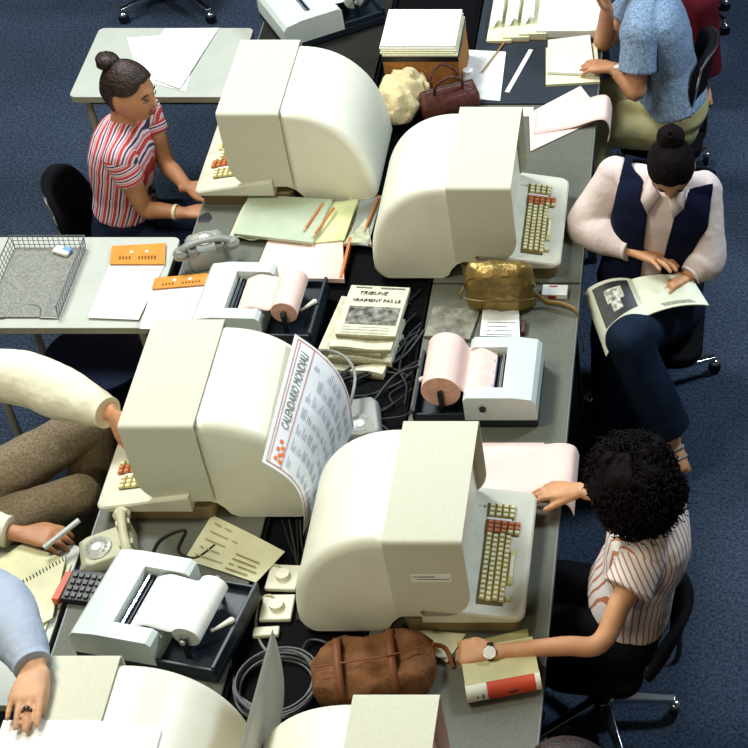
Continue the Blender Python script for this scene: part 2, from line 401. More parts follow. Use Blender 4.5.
T4 = make_terminal('white hooded terminal, keyboard fully in view, beside the curly-haired person')
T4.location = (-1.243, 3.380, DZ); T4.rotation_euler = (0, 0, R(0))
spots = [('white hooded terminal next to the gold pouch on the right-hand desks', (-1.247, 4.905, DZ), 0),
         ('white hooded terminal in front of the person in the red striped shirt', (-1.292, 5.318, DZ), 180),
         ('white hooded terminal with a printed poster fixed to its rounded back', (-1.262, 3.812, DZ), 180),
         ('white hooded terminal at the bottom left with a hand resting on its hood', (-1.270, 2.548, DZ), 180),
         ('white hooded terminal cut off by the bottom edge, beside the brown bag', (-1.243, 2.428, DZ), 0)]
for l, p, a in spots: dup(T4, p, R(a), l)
# paper label on the hood of the front right terminal
bm = newbm(); bx(bm, .035, .145, -.0005, .0005, -.016, .016); bx(bm, .04, .10, -.0012, -.0004, .004, .008, mi=1); bx(bm, .05, .14, -.0012, -.0004, -.006, -.003, mi=1)
lb = obj('stick_on_label', bm, [M_white, M_inkg], None, smooth=False); lb.location = G(413, 567, .995) + V((-.035, 0, 0)); lb.location.y = 3.380 - .2327
tag(lb, 'small white sticker on the side of the front right terminal hood', 'sticker')

# poster on the back of the third terminal
px = -1.262
P = thing('poster', 'printed calendar poster fixed behind the rounded back of a terminal', 'poster', (0, 0, 0))
A, B = G(262, 462, 1.065), G(295, 334, 1.10)
C, D = G(354, 428, .80), G(303, 535, .765)
M_poster = mat('poster_paper', (226, 228, 230), .8, var=.04)
def pl(u, v): return V((0, 0, 0)) + V((.050, 0, .034)) * math.sin(math.pi * v)
bm = newbm(); sheet(bm, (A, B, C, D), .0012, 16, 16, pl); obj('poster_sheet', bm, M_poster, P)
ux = (B - A); uy = (D - A); nrm = ux.cross(uy).normalized()
if nrm.z < 0: nrm = -nrm
def pp(u, v, h=.002):
    p = A * (1 - u) * (1 - v) + B * u * (1 - v) + C * u * v + D * (1 - u) * v
    return p + pl(u, v) + nrm * h + V((0, 0, .0012))
def patch(bm, u0, u1, v0, v1, mi=0, n=6):
    g = [[bm.verts.new(pp(u0 + (u1 - u0) * i / n, v0 + (v1 - v0) * j / n)) for j in range(n + 1)] for i in range(n + 1)]
    for i in range(n):
        for j in range(n): f = bm.faces.new((g[i][j], g[i + 1][j], g[i + 1][j + 1], g[i][j + 1])); f.material_index = mi
bm = newbm(); patch(bm, .02, .98, .03, .036); patch(bm, .02, .98, .055, .061); patch(bm, .02, .98, .19, .198); patch(bm, .02, .028, .03, .97); patch(bm, .972, .98, .03, .97)
obj('red_border_lines', bm, mat('poster_red', (196, 120, 96), .8), P)
bm = newbm()
for (u, v) in ((.06, .10), (.09, .13), (.13, .10), (.15, .145), (.19, .115), (.11, .16), (.05, .15)): patch(bm, u, u + .028, v, v + .035)
obj('orange_emblem', bm, mat('poster_orange', (226, 120, 62), .8), P)
bm = newbm()
for i in range(7):
    for j in range(9):
        if random.random() < .9:
            u = .06 + i * .13; v = .24 + j * .08
            for q in range(3): patch(bm, u, u + random.uniform(.03, .09), v + q * .02, v + q * .02 + .008, n=2)
obj('printed_text', bm, mat('poster_grey', (168, 174, 182), .8), P)
ti = text_mesh('title_lettering', 'CALENDARIO MONDIALI', .040, M_inkg, P, Matrix.Identity(4), shear=.2)
for v in ti.data.vertices:
    x, y, z_ = v.co; q = pp(.60 + x / .74, .125 - y / .36, .0022 + max(0, z_)); v.co = q
# second card behind the bottom-left terminal, seen almost edge-on
bm = newbm(); a_ = G(279, 632, 1.13); b_ = G(262, 760, 1.16); c_ = G(262, 790, .78); d_ = G(266, 650, .78)
Pc = [V((-1.190, 2.855, 1.145)), V((-1.205, 2.40, 1.145)), V((-1.250, 2.40, .742)), V((-1.238, 2.84, .742))]
sheet(bm, Pc, .0012, 10, 10, lambda u, v: V((.018 * math.sin(math.pi * v), 0, 0)))
tag(obj('card_panel', bm, mat('grey_card', (186, 180, 164), .8, var=.06), solid=.003), 'stiff grey card standing on edge behind the bottom-left terminal', 'card')
# white sheet over the bottom-left terminal
def t5z(x):
    d = max(0, (x + 1.566) / .287)
    return DZ + .406 if d == 0 else DZ + .034 + .366 * (1 - min(1, d) ** 2.25) ** (1 / 2.25) + .003 * min(1, 8 * d)
bm = newbm(); sheet(bm, (V((-1.80, 2.575, 0)), V((-1.42, 2.575, 0)), V((-1.42, 2.25, 0)), V((-1.80, 2.25, 0))), .0015, 20, 4, lambda u, v: t5z(-1.80 + .38 * u))
tag(obj('paper_sheet', bm, M_white), 'large white paper laid over the top of the bottom-left terminal', 'paper')
# ---------------------------------------------------------------- printers
def make_printer(label, pink, flat_platen=False):
    t = thing('teleprinter', label, 'printer', (0, 0, 0), 0, 'paper roll teleprinters')
    hy = .140
    mp, me_ = (M_pink, M_pinkd) if pink else (M_white, M_wend)
    bm = newbm(); bx(bm, -.165, .228, -hy, hy, .006, .034); bx(bm, -.165, -.155, -hy, hy, .034, .075); bx(bm, -.165, .0, -hy, -hy + .008, .034, .06); bx(bm, -.165, .0, hy - .008, hy, .034, .06)
    b = obj('base', bm, M_pbase, t, smooth=False, bevel=.002)
    for x in (-.14, .2):
        for y in (-.11, .11):
            bm = newbm(); lathe(bm, [(.001, 0), (.012, 0), (.012, .006), (.001, .006)], (x, y, 0), 12); obj('foot', bm, M_black, b)
    bm = newbm()
    bv = [(0.0, .034), (.228, .034), (.228, .105), (.215, .122), (.155, .132), (.012, .132), (0, .12)]
    # casing as a frame round an opening
    def ext(y0, y1, pr): rings(bm, [[V((x, y, z)) for x, z in pr] for y in (y0, y1)])
    ext(-hy, -hy + .048, bv); ext(hy - .048, hy, bv)
    ext(-hy + .048, hy - .048, [(.122, .034), (.228, .034), (.228, .105), (.215, .122), (.155, .132), (.122, .132)])
    ext(-hy + .048, hy - .048, [(0, .034), (.03, .034), (.03, .10), (0, .09)])
    obj('casing', bm, M_pcase, t, autosm=25)
    bm = newbm(); bx(bm, .03, .122, -hy + .048, hy - .048, .04, .088); bx(bm, .098, .121, -hy + .05, hy - .05, .088, .1, ); obj('mechanism', bm, M_pbase, t, smooth=False)
    bm = newbm(); lathe(bm, [(.001, -.093), (.012, -.093), (.012, .093), (.001, .093)], (.078, 0, .098), 20, 'Y'); obj('platen', bm, mat('platen_blue', (150, 165, 196), .4), t)
    bm = newbm(); tube(bm, [(.109, -.088, .108), (.109, .088, .108)], .004, smooth=False); obj('carriage_rail', bm, M_chrome, t)
    # roll on its spindle
    rr_ = .062 if flat_platen else (.044 if pink else .038); rx_, rz_ = -.072, .112 + (.012 if flat_platen else 0)
    hl = .088 if not flat_platen else .105
    bm = newbm(); lathe(bm, [(.012, -hl), (rr_ - .001, -hl), (rr_, -hl + .001), (rr_, hl - .001), (rr_ - .001, hl), (.012, hl)], (rx_, 0, rz_), 40, 'Y')
    for f in bm.faces:
        n = f.normal if f.normal.length else f.calc_center_median()
        c = f.calc_center_median()
        if abs(c.y) > hl - .0005: f.material_index = 1
    roll = obj('paper_roll', bm, [mp, me_], t)
    bm = newbm(); tube(bm, [(rx_, -hl - .022, rz_), (rx_, hl + .022, rz_)], .008, smooth=False); obj('spindle', bm, M_black if pink else M_greyp, roll)
    for y in (-hl - .012, hl + .012):
        bm = newbm(); bx(bm, rx_ - .009, rx_ + .009, y - .003, y + .003, .034, rz_ + .012); obj('roll_bracket', bm, M_black, t, smooth=False, bevel=.002)
    # web of paper from roll to platen
    bm = newbm(); L = [V((rx_ + rr_ * .92, 0, rz_ + rr_ * .36)), V((rx_ + rr_ + .012, 0, .118)), V((.035, 0, .128)), V((.058, 0, .122)), V((.078, 0, .1115)), V((.088, 0, .106))]
    S = spline(L, 5); nn = len(S) - 1; wv = hl - .004
    g0 = [[V((p.x, -wv + 2 * wv * j / 12, p.z + .0025 * math.sin(j * 1.9) * math.sin(math.pi * i / nn))) for j in range(13)] for i, p in enumerate(S)]
    rings(bm, g0, cap=False, closed=False); obj('paper_web', bm, mp, t, solid=.0008)
    # paper release lever
    bm = newbm(); tube(bm, [(-.112, .03, .075), (-.118, .028, .078), (-.150, -.005, .082)], [.006, .004, .009], 10, round_ends=True); obj('release_lever', bm, mat('lever_white', (222, 220, 205), .4), t)
    bm = newbm(); lathe(bm, [(.001, 0), (.011, 0), (.011, -.006), (.001, -.007)], (.06, -hy - .001, .085), 16, 'Y'); obj('knob', bm, M_black, t)
    return t
P2 = make_printer('white teleprinter with a wide pink roll in front of the gold pouch', True, True)
P2.location = (-.852, 4.108, DZ)
P1 = make_printer('white teleprinter with pink paper beside the pile of newspapers', True)
P1.location = (-1.555, 4.475, DZ); P1.rotation_euler = (0, 0, R(178))
P3 = make_printer('pale teleprinter with a white paper roll on a dark blue base near the dial phone', False)
P3.location = (-1.575, 3.165, DZ); P3.rotation_euler = (0, 0, R(168)); P3.scale = (1.08, 1.10, 1.0)
P0 = dup(P3, (-1.655, 6.30, DZ), R(212), 'grey teleprinter at the very top edge, partly out of the photo')

# ---------------------------------------------------------------- papers
def paper(name, label, cat, c4, m, th=.0012, lift=None, group=None, marks=None, n=8):
    bm = newbm(); sheet(bm, c4, th, n, n, lift); o = tag(obj(name, bm, m), label, cat, group)
    return o
def quad(z, *p): return [G(x, y, z) for x, y in p]
def lines(parent, c4, m, rows, dz=.0016, u0=.1, u1=.9, v0=.1, v1=.9, th=.25, rag=.3, name='printed_lines', lift=None):
    a, b, c, d = c4; bm = newbm()
    for i in range(rows):
        v = v0 + (v1 - v0) * i / max(1, rows - 1); hv = (v1 - v0) / rows * th / 2
        ue = u1 - random.uniform(0, rag) * (u1 - u0); k = 6
        us = [u0 + (ue - u0) * q / k for q in range(k + 1)]
        def pt(u, v):
            p = a * (1 - u) * (1 - v) + b * u * (1 - v) + c * u * v + d * (1 - u) * v
            return p + V((0, 0, dz + (lift(u, v) if lift else 0)))
        up = [bm.verts.new(pt(u, v - hv)) for u in us]; dn = [bm.verts.new(pt(u, v + hv)) for u in us]
        for q in range(k):
            if random.random() < .85: bm.faces.new((up[q], up[q + 1], dn[q + 1], dn[q]))
    return obj(name, bm, m, parent, smooth=False)
# on the rear left table
z = .7215
paper('paper_sheet', 'white paper on the rear left table, lower and further left of two', 'paper', quad(z, (127, 38), (200, 33), (186, 92), (140, 80)), M_white)
paper('paper_sheet', 'white paper on the rear left table, upper sheet reaching the back edge', 'paper', quad(z + .002, (165, 29), (219, 28), (180, 90), (134, 72)), M_white, lift=lambda u, v: .006 * u * v)
# wire tray
zt = .7215
W4_ = quad(zt, (18, 245), (82, 244), (60, 315), (-24, 315))
t = thing('wire_tray', 'grey wire letter tray on the left side table', 'tray')
tr = [V((W4_[0].x, 4.86, zt)), V((-2.300, 4.86, zt)), V((-2.300, 4.50, zt)), V((-2.60, 4.50, zt))]
x0, x1, y0, y1 = -2.545, -2.295, 4.50, 4.865
M_wire = mat('tray_wire', (128, 130, 134), .35, metal=.5)
bm = newbm(); bx(bm, x0, x1, y0 + .002, y1, zt + .004, zt + .006); obj('mesh_floor', bm, mat('tray_mesh', (132, 132, 122), .6, var=.2, scale=160), t, smooth=False)
def wire(bm, pts, r=.0018): tube(bm, pts, r, 6, smooth=False)
bm = newbm(); hgt = .055
for k in range(15):
    x = x0 + (x1 - x0) * k / 14; wire(bm, [(x, y1, zt + .002), (x, y1 + .006, zt + hgt)], .0013)
for k in range(17):
    y = y0 + (y1 - y0) * k / 16
    for x in (x0, x1): wire(bm, [(x, y, zt + .002), (x + (.006 if x > -2.4 else -.006), y, zt + hgt)], .0013)
for h in (.018, .036):
    wire(bm, [(x0 - .002, y0, zt + h), (x0 - .002, y1 + .002, zt + h), (x1 + .002, y1 + .002, zt + h), (x1 + .002, y0, zt + h)], .0013)
obj('side_wires', bm, M_wire, t)
bm = newbm(); wire(bm, [(x0 - .006, y0, zt + hgt), (x0 - .006, y1 + .006, zt + hgt), (x1 + .006, y1 + .006, zt + hgt), (x1 + .006, y0, zt + hgt), (x1 + .002, y0 - .002, zt + .004), (x1 - .06, y0, zt + .004)], .0028)
xc = (x0 + x1) / 2 + .005
tube(bm, [(x1 - .06, y0, zt + .004), (x1 - .075, y0 + .05, zt + .005), (xc, y0 + .065, zt + .005), (x0 + .085, y0 + .05, zt + .005), (x0 + .065, y0, zt + .004)], .0028, 8)
wire(bm, [(x0 + .065, y0, zt + .004), (x0 - .002, y0 - .002, zt + .004), (x0 - .006, y0, zt + hgt)], .0028)
obj('rim_wire', bm, M_wire, t)
t = thing('eraser', 'blue and white eraser in the corner of the wire tray', 'eraser', G(65, 253, zt + .008), R(-22))
bm = newbm(); bx(bm, -.040, .022, -.018, .018, 0, .014); obj('white_block', bm, M_white, t, bevel=.004)
bm = newbm(); bx(bm, -.012, .0225, -.002, .0185, .0005, .0145); obj('blue_sleeve', bm, mat('blue_rubber', (110, 160, 214), .5), t, bevel=.003)
# orange-headed forms
def form(label, c_paper, c_head, z, ang, tilt=0):
    t = thing('form_pad', label, 'form', (0, 0, 0), 0, 'orange-headed forms')
    q = quad(z, *c_paper); bm = newbm(); sheet(bm, q, .0015, 8, 8, lambda u, v: .005 * v * v); obj('sheet', bm, mat('form_paper', (240, 228, 226), .85, var=.02), t)
    lines(t, q, mat('form_print', (222, 208, 210), .8), 9, .0022, .1, .9, .12, .85, .25, lift=lambda u, v: .005 * v * v)
    h = quad(z + .004, *c_head); bm = newbm()
    sheet(bm, h, .003, 16, 4, lambda u, v: .002)
    hd = obj('orange_header', bm, M_orange, t)
    bm = newbm(); a, b, c, d = h
    def pt(u, v): return a * (1 - u) * (1 - v) + b * u * (1 - v) + c * u * v + d * (1 - u) * v + V((0, 0, .0056))
    for k in range(12):
        if k in (4, 5): continue
        u = .16 + k * .058; vs = [bm.verts.new(pt(u + du, vv)) for du, vv in ((0, .62), (.03, .58), (.035, .76), (.008, .78))]; bm.faces.new(vs)
    obj('header_lettering', bm, mat('brown_ink', (120, 78, 24), .8), hd, smooth=False)
    bm = newbm()
    for u in (.38, .66): lathe(bm, [(.001, 0), (.006, 0), (.006, .0006), (.001, .0008)], pt(u, .38), 12)
    obj('punch_hole', bm, M_white, hd)
    return t
form('orange-headed form lying fully on the left side table, further from the camera', [(112, 258), (166, 262), (139, 321), (88, 319)], [(112, 247), (166, 244), (165, 265), (110, 265)], .7225, 0)
form('orange-headed form bridging the side table and the desk, nearer the camera', [(153, 285), (211, 280), (200, 332), (140, 330)], [(155, 279), (208, 274), (211, 285), (152, 290)], .745, 0)
# ---------------------------------------------------------------- papers and small things on the desks
z = DZ + .001
q = quad(z + .0, (262, 243), (352, 200), (345, 272), (262, 268))
# pile between the first terminal and the first printer
t_ = paper('computer_printout', 'pale pink printout with an orange edge under the green folder', 'printout', [V((-1.64, 4.93, z)), V((-1.40, 4.97, z)), V((-1.345, 4.66, z)), V((-1.66, 4.67, z))], M_pink, .018)
bm = newbm(); bx(bm, -1.362, -1.352, 4.665, 4.88, z + .002, z + .0205); obj('orange_edge', bm, mat('carton_orange', (206, 122, 62), .7), t_, smooth=False)
paper('file_folder', 'yellow-green card folder beneath the grey-green folder', 'folder', [V((-1.50, 5.06, z + .019)), V((-1.36, 5.09, z + .019)), V((-1.375, 4.86, z + .019)), V((-1.52, 4.84, z + .019))], mat('yellow_green_card', (214, 216, 160), .8), .006)
o = paper('file_folder', 'grey-green card folder with two pencils lying on it', 'folder', quad(z + .026, (250, 197), (333, 203), (313, 245), (234, 236)), mat('green_card', (178, 188, 160), .75, var=.03), .012, lambda u, v: .006 * u * (1 - v))
paper('paper_sheet', 'crumpled cream paper under the left end of the grey-green folder', 'paper', quad(z + .019, (248, 200), (262, 198), (262, 240), (228, 238)), M_yel, .004, lambda u, v: .006 * math.sin(9 * u + 5 * v))
def pencil(label, a, b, r=.0048):
    a, b = V(a), V(b); d = (b - a).normalized(); t = thing('pencil', label, 'pencil', a, 0, 'wooden pencils')
    bm = newbm(); tube(bm, [V(), (b - a) * .88], r, 6, smooth=False); obj('shaft', bm, mat('pencil_orange', (196, 118, 52), .5), t, smooth=False)
    bm = newbm(); tube(bm, [(b - a) * .88, b - a], [r, .0008], 6, smooth=False); obj('tip', bm, mat('pencil_wood', (214, 182, 130), .7), t)
    return t
pencil('pencil lying left of its twin on the grey-green folder', G(323, 203, z + .046), G(303, 232, z + .044))
pencil('pencil lying right of its twin on the grey-green folder', G(334, 208, z + .046), G(312, 238, z + .044))
pencil('pencil standing apart between the first two terminals', G(379, 196, z + .024), G(364, 232, z + .024))
paper('paper_sheet', 'grey paper strip under the lone pencil between two terminals', 'paper', quad(z + .012, (360, 200), (382, 196), (368, 246), (350, 244)), mat('grey_paper', (150, 155, 148), .8), .002)
paper('magazine', 'crumpled pale magazine wedged beside the rear right terminal', 'magazine', quad(z, (350, 198), (362, 195), (372, 246), (344, 248)), mat('pale_magazine', (190, 192, 160), .7, var=.2, scale=40), .012, lambda u, v: .01 * math.sin(7 * v + 3 * u))
# pink fan-fold by the rear right terminal
pk = paper('computer_printout', 'pink printout hanging over the right desk edge near the blue-shirted person', 'printout', [V((-.79, 5.64, z + .002)), V((-.60, 5.79, z + .002)), V((-.50, 5.62, z + .002)), V((-.765, 5.40, z + .002))], M_pink, .002, lambda u, v: .02 * u * (1 - v))
bm = newbm(); prof = spline([(-.76, 0, z + .006), (-.62, 0, z + .012), (-.53, 0, z + .030), (-.490, 0, z + .018), (-.478, 0, z - .04), (-.49, 0, z - .085)], 6)
rings(bm, [[V((p.x, 5.50 + .10 * j + (p.x + .76) * .25, p.z)) for j in (0, .4, .8, 1.2, 1.6)] for p in prof], cap=False, closed=False)
for f in bm.faces: pass
obj('curling_end', bm, M_pink, pk, solid=.0012)
bm = newbm(); bx(bm, -.86, -.775, 5.62, 5.68, z, z + .003); obj('flat_end', bm, M_pink, pk)
# rear desk things
t = thing('cardboard_box', 'brown cardboard box carrying a stack of papers at the top', 'box', (-1.205, 5.90, DZ))
H_ = .17
bm = newbm(); bx(bm, -.145, .145, -.13, .13, 0, H_); obj('carton', bm, mat('cardboard', (164, 112, 62), .85, var=.1, scale=60), t, smooth=False, bevel=.003)
bm = newbm(); bx(bm, -.147, .147, -.132, .132, H_ - .018, H_ + .001); obj('black_lid_band', bm, M_black, t, smooth=False)
zt = DZ + H_ + .002
for i in range(5):
    bm = newbm(); dx = random.uniform(-.008, .008); bx(bm, -.148 + dx, .14 + dx, -.128 + i * .004, .14, 0, .0075)
    o = obj('paper_bundle', bm, M_yel if i < 3 else M_white, None, smooth=False, bevel=.001); o.location = (-1.205, 5.90, zt + i * .0078)
    tag(o, ['lowest cream paper bundle on the cardboard box', 'second cream paper bundle from the bottom on the cardboard box', 'middle cream paper bundle on the cardboard box', 'white paper bundle just under the top one on the cardboard box', 'topmost white paper bundle on the cardboard box'][i], 'papers', 'papers stacked on the box')
# spread folders at the back
xs_ = [(-1.0, -.90), (-.935, -.83), (-.87, -.76), (-.80, -.53)]
for i, (a, b) in enumerate(xs_):
    t = thing('document_folder', ['leftmost fanned folder at the top edge, with loose tabs', 'second fanned folder from the left at the top edge', 'third fanned folder from the left at the top edge', 'wide white open folder at the top edge by the blue-shirted person'][i], 'folder', (0, 0, 0), 0, 'fanned folders')
    bm = newbm(); sheet(bm, (V((a, 6.5, z)), V((b, 6.5, z)), V((b, 6.12 + i * .012, z)), V((a, 6.115 + i * .012, z))), .012 + .008 * i, 4, 4); obj('cover', bm, M_yel if i < 3 else M_white, t, smooth=False)
    bm = newbm(); bx(bm, a, b, 6.112 + i * .012, 6.116 + i * .012, z - .0, z + .005); obj('brown_edge', bm, M_creamd, t, smooth=False)
    if i < 3:
        bm = newbm(); zz = z + .013 + .008 * i
        sheet(bm, (V((a + .0, 6.42, zz)), V((a + .05, 6.46, zz)), V((a + .055, 6.22, zz + .02)), V((a + .01, 6.20, zz))), .001, 4, 4, lambda u, v: .02 * math.sin(4 * u + 2 * v) ** 2); obj('loose_tab', bm, M_white, t)
paper('paper_sheet', 'white paper leaning at the rear desk edge with a pen lying across it', 'paper', quad(z, (468, 50), (506, 52), (500, 101), (462, 98)), M_white, .0015)
bm = newbm(); tube(bm, [G(506, 40, z + .006), G(482, 72, z + .008)], .0035, 8, smooth=False); tag(obj('pen', bm, mat('brass_pen', (170, 130, 70), .4)), 'thin brown pen across the white paper by the handbag', 'pen')
bm = newbm(); box(bm, (0, 0, .002), (.018, .30, .003)); o = obj('ruler', bm, M_white, None, bevel=.0005); a, b = G(534, 45, z), G(504, 98, z); o.location = (a + b) / 2; o.rotation_euler = (0, 0, math.atan2((b - a).y, (b - a).x) + math.pi / 2)
tag(o, 'white plastic ruler lying diagonally on the dark rear desk', 'ruler')
for i, (dz, dy) in enumerate(((0, 0), (.014, .012))):
    q = quad(z + dz, (546, 50), (597, 45), (600, 84), (546, 87)) if i == 0 else quad(z + dz, (548, 42), (590, 37), (595, 76), (548, 74))
    paper('notepad', ['cream notepad at the bottom of the pair by the wristwatch', 'white notepad on top, under the hand of the blue-shirted person'][i], 'notepad', q, M_yel if i == 0 else M_white, .011, None, 'notepads')
# plastic cups / bottle cluster
M_clear = mat('clear_plastic', (210, 220, 225), .1, alpha=.45)
t = thing('plastic_cup', 'clear plastic cup between the cardboard box and white paper', 'cup', G(458, 62, DZ + .001))
bm = newbm(); lathe(bm, [(.001, 0), (.022, 0), (.033, .09), (.031, .09), (.020, .003), (.001, .003)], seg=24); obj('cup_wall', bm, M_clear, t)
t = thing('glass_jar', 'small glass jar with a pale lid behind the handbag handles', 'jar', G(470, 88, DZ + .001))
bm = newbm(); lathe(bm, [(.001, 0), (.024, 0), (.026, .01), (.026, .06), (.018, .07), (.001, .07)], seg=24); obj('glass', bm, M_clear, t)
bm = newbm(); lathe(bm, [(.001, .07), (.019, .07), (.019, .085), (.001, .085)], seg=20); obj('lid', bm, M_white, t)
# crumpled paper bag
bm = newbm(); ell(bm, (0, 0, .075), (.085, .15, .085), seg=48)
for v in bm.verts:
    n = noise.noise(v.co * 18) * .022 + noise.noise(v.co * 45) * .010; v.co += v.co.normalized() * n * 1.35; v.co.z = max(v.co.z, 0)
o = obj('paper_bag', bm, mat('kraft_paper', (214, 196, 148), .8, var=.08), None, autosm=26); o.location = G(403, 116, DZ - .01) + V((.005, .02, 0)); o.rotation_euler = (0, 0, R(-14))
tag(o, 'crumpled tan paper bag between the two rear terminals', 'paper bag')
# dark handbag
t = thing('handbag', 'dark brown leather handbag with two looped handles', 'handbag', G(448, 118, DZ + .002) + V((.0, .06, 0)), R(25))
M_bagd = mat('dark_brown_leather', (84, 40, 30), .45, var=.12, scale=40, bump=.4, bscale=60)
bm = newbm(); rings(bm, [[V((sx * .115 * k, sy * w_ , h)) for sx, sy in ((1, .7), (.9, 1), (-.9, 1), (-1, .7), (-1, -.7), (-.9, -1), (.9, -1), (1, -.7))] for h, k, w_ in ((0, .95, .045), (.02, 1.02, .052), (.06, 1, .045), (.09, .93, .022), (.105, .9, .008))]); obj('bag_body', bm, M_bagd, t, bevel=.004)
for y in (-.016, .016):
    bm = newbm(); tube(bm, [(-.055, y, .085), (-.05, y * 2, .14), (0, y * 3, .175), (.05, y * 2, .14), (.055, y, .085)], .006, 8); obj('handle', bm, M_bagd, t)
bm = newbm(); tube(bm, [(-.1, 0, .106), (.1, 0, .106)], .003, 6, smooth=False); obj('zip', bm, M_steel, t)
# gold pouch
t = thing('gold_pouch', 'shiny gold zipped pouch against the rear right terminal', 'pouch', (-.790, 4.545, DZ + .002), R(0))
M_gold = mat('gold_leather', (140, 116, 62), .36, metal=.55, var=.16, scale=22, bump=.9, bscale=26)
bm = newbm(); W_, D_, HH = .118, .055, .185
rg = []
for k in range(17):
    a = -math.pi / 2 + math.pi * k / 16; s_ = math.sin(a); cc = max(0.05, math.cos(a)) ** .42
    zc = HH / 2 + s_ * HH / 2; wv = W_ * (.55 + .45 * cc) if s_ > 0 else W_ * (.9 + .1 * cc); dp = D_ * cc * (1 - .25 * max(0, s_))
    rg.append([V((wv * math.copysign(abs(math.cos(b)) ** .6, math.cos(b)), dp * math.copysign(abs(math.sin(b)) ** .75, math.sin(b)), zc)) for b in [2 * math.pi * q / 40 for q in range(40)]])
rings(bm, rg)
for v in bm.verts: v.co += V((0, 1, 0)) * noise.noise(v.co * 28) * .010 + V((0, 0, 1)) * noise.noise(v.co * 22 + V((5, 0, 0))) * .008 * (1 if v.co.z > .02 else 0)
obj('pouch_body', bm, M_gold, t, autosm=60)
bm = newbm(); tube(bm, [(-.118, -.045, .07), (-.06, -.066, .077), (0, -.069, .079), (.06, -.066, .077), (.118, -.045, .07)], .0035, 8); obj('zip_seam', bm, mat('dark_gold', (104, 80, 34), .4, metal=.4), t)
bm = newbm(); tube(bm, [(-.118, -.02, .10), (-.09, -.03, .146), (0, -.035, .160), (.09, -.03, .146), (.118, -.02, .10)], .0035, 8); obj('piping', bm, mat('dark_gold', (104, 80, 34), .4), t)
bm = newbm(); rings(bm, [[p + V((0, 0, .012)), p + V((0, 0, -.012))] for p in spline([V((.108, 0, .06)), V((.15, -.005, .02)), V((.20, -.02, .022)), V((.255, -.05, .012)), V((.268, -.075, -.06)), V((.275, -.10, -.11))], 6)], cap=False, closed=False); obj('wrist_strap', bm, mat('dark_gold_strap', (150, 122, 72), .5, metal=.2), t, solid=.003)
bm = newbm(); tube(bm, [(-.118, -.02, .10), (-.13, -.035, .085), (-.132, -.04, .06)], .004, 8); obj('zip_pull', bm, M_gold, t)
# cigarette packet
t = thing('cigarette_packet', 'white packet with a red mark beside the gold pouch', 'packet', G(553, 296, DZ + .001) + V((0, .01, 0)), R(-2))
bm = newbm(); bx(bm, -.036, .05, -.026, .026, 0, .02); obj('packet_box', bm, M_white, t, bevel=.001)
bm = newbm(); rings(bm, [[V((-.014, -.027, .016)), V((-.014, .02, .0207)), V((.014, .02, .0207)), V((.014, -.027, .016))], [V((-.013, -.0265, .003)), V((-.013, .018, .0201)), V((.013, .018, .0201)), V((.013, -.0265, .003))]]); obj('red_mark', bm, mat('packet_red', (190, 48, 40), .6), t, smooth=False)
# small box by the pouch and papers under film
paper('plastic_wrapped_papers', 'papers in clear grey film just in front of the gold pouch', 'papers', quad(z, (434, 309), (481, 310), (470, 342), (424, 338)), mat('film_grey', (128, 126, 110), .25, var=.3, scale=20, bump=.3), .010, lambda u, v: .004 * math.sin(9 * u + 6 * v))
o = paper('paper_sheet', 'white printed card right of the film-wrapped papers', 'card', quad(z + .011, (483, 310), (519, 311), (520, 338), (480, 337)), M_white, .006)
lines(o, quad(z + .0175, (483, 310), (519, 311), (520, 338), (480, 337)), M_inkg, 4, .0008, .15, .9, .45, .9, .2)
bm = newbm(); bx(bm, -.006, .006, -.03, .03, 0, .022); o = obj('lighter', bm, mat('maroon_plastic', (90, 50, 50), .4), None, bevel=.002); o.location = G(524, 330, z); tag(o, 'small dark lighter beside the white printed card', 'lighter')
# newspapers
def newspaper(label, q, th, cov=False, lift=None, fold=0):
    t = thing('newspaper', label, 'newspaper', (0, 0, 0), 0, 'pile of folded newspapers')
    bm = newbm(); sheet(bm, q, th, 10, 8, lift); obj('folded_pages', bm, mat('newsprint', (216, 212, 184), .85, var=.09, scale=40), t)
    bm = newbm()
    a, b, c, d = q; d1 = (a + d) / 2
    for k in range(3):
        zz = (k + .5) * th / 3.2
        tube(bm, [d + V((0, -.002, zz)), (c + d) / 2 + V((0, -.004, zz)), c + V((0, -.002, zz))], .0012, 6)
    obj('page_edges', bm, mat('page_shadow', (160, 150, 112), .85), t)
    return t
z0 = DZ - .019
Q = lambda z, dx, dy, rz, w=.205, h=.19: [V((-1.215 + dx, 4.40 + dy, z)) + Matrix.Rotation(R(rz), 3, 'Z') @ V((sx * w / 2, sy * h / 2, 0)) for sx, sy in ((-1, 1), (1, 1), (1, -1), (-1, -1))]
newspaper('bottommost folded newspaper, sticking out lowest towards the camera', Q(z0, -.022, -.075, -12, .22, .20), .022, lift=lambda u, v: .009 * math.sin(6 * u + 3 * v))
newspaper('second newspaper from the bottom, edges fanned', Q(z0 + .024, -.006, -.045, -6, .21, .20), .022, lift=lambda u, v: .006 * math.sin(5 * u + 2 + 4 * v))
newspaper('newspaper in the middle of the pile, sticking out to the left', Q(z0 + .048, -.03, .00, -8, .21, .26), .016)
newspaper('fourth newspaper up, just below the front-page copy', Q(z0 + .066, 0.0, -.012, -5, .205, .24), .016, lift=lambda u, v: .003 * math.sin(7 * u))
qt = Q(z0 + .086, .012, .03, -4, .20, .24)
nt_ = newspaper('topmost newspaper with its headline front page showing', qt, .016, lift=lambda u, v: .005 * math.sin(math.pi * v))
c0 = sum(qt, V()) / 4; ang = R(-4)
def npt(u, v, h): a, b, c, d = qt; return a * (1 - u) * (1 - v) + b * u * (1 - v) + c * u * v + d * (1 - u) * v + V((0, 0, h + .005 * math.sin(math.pi * v)))
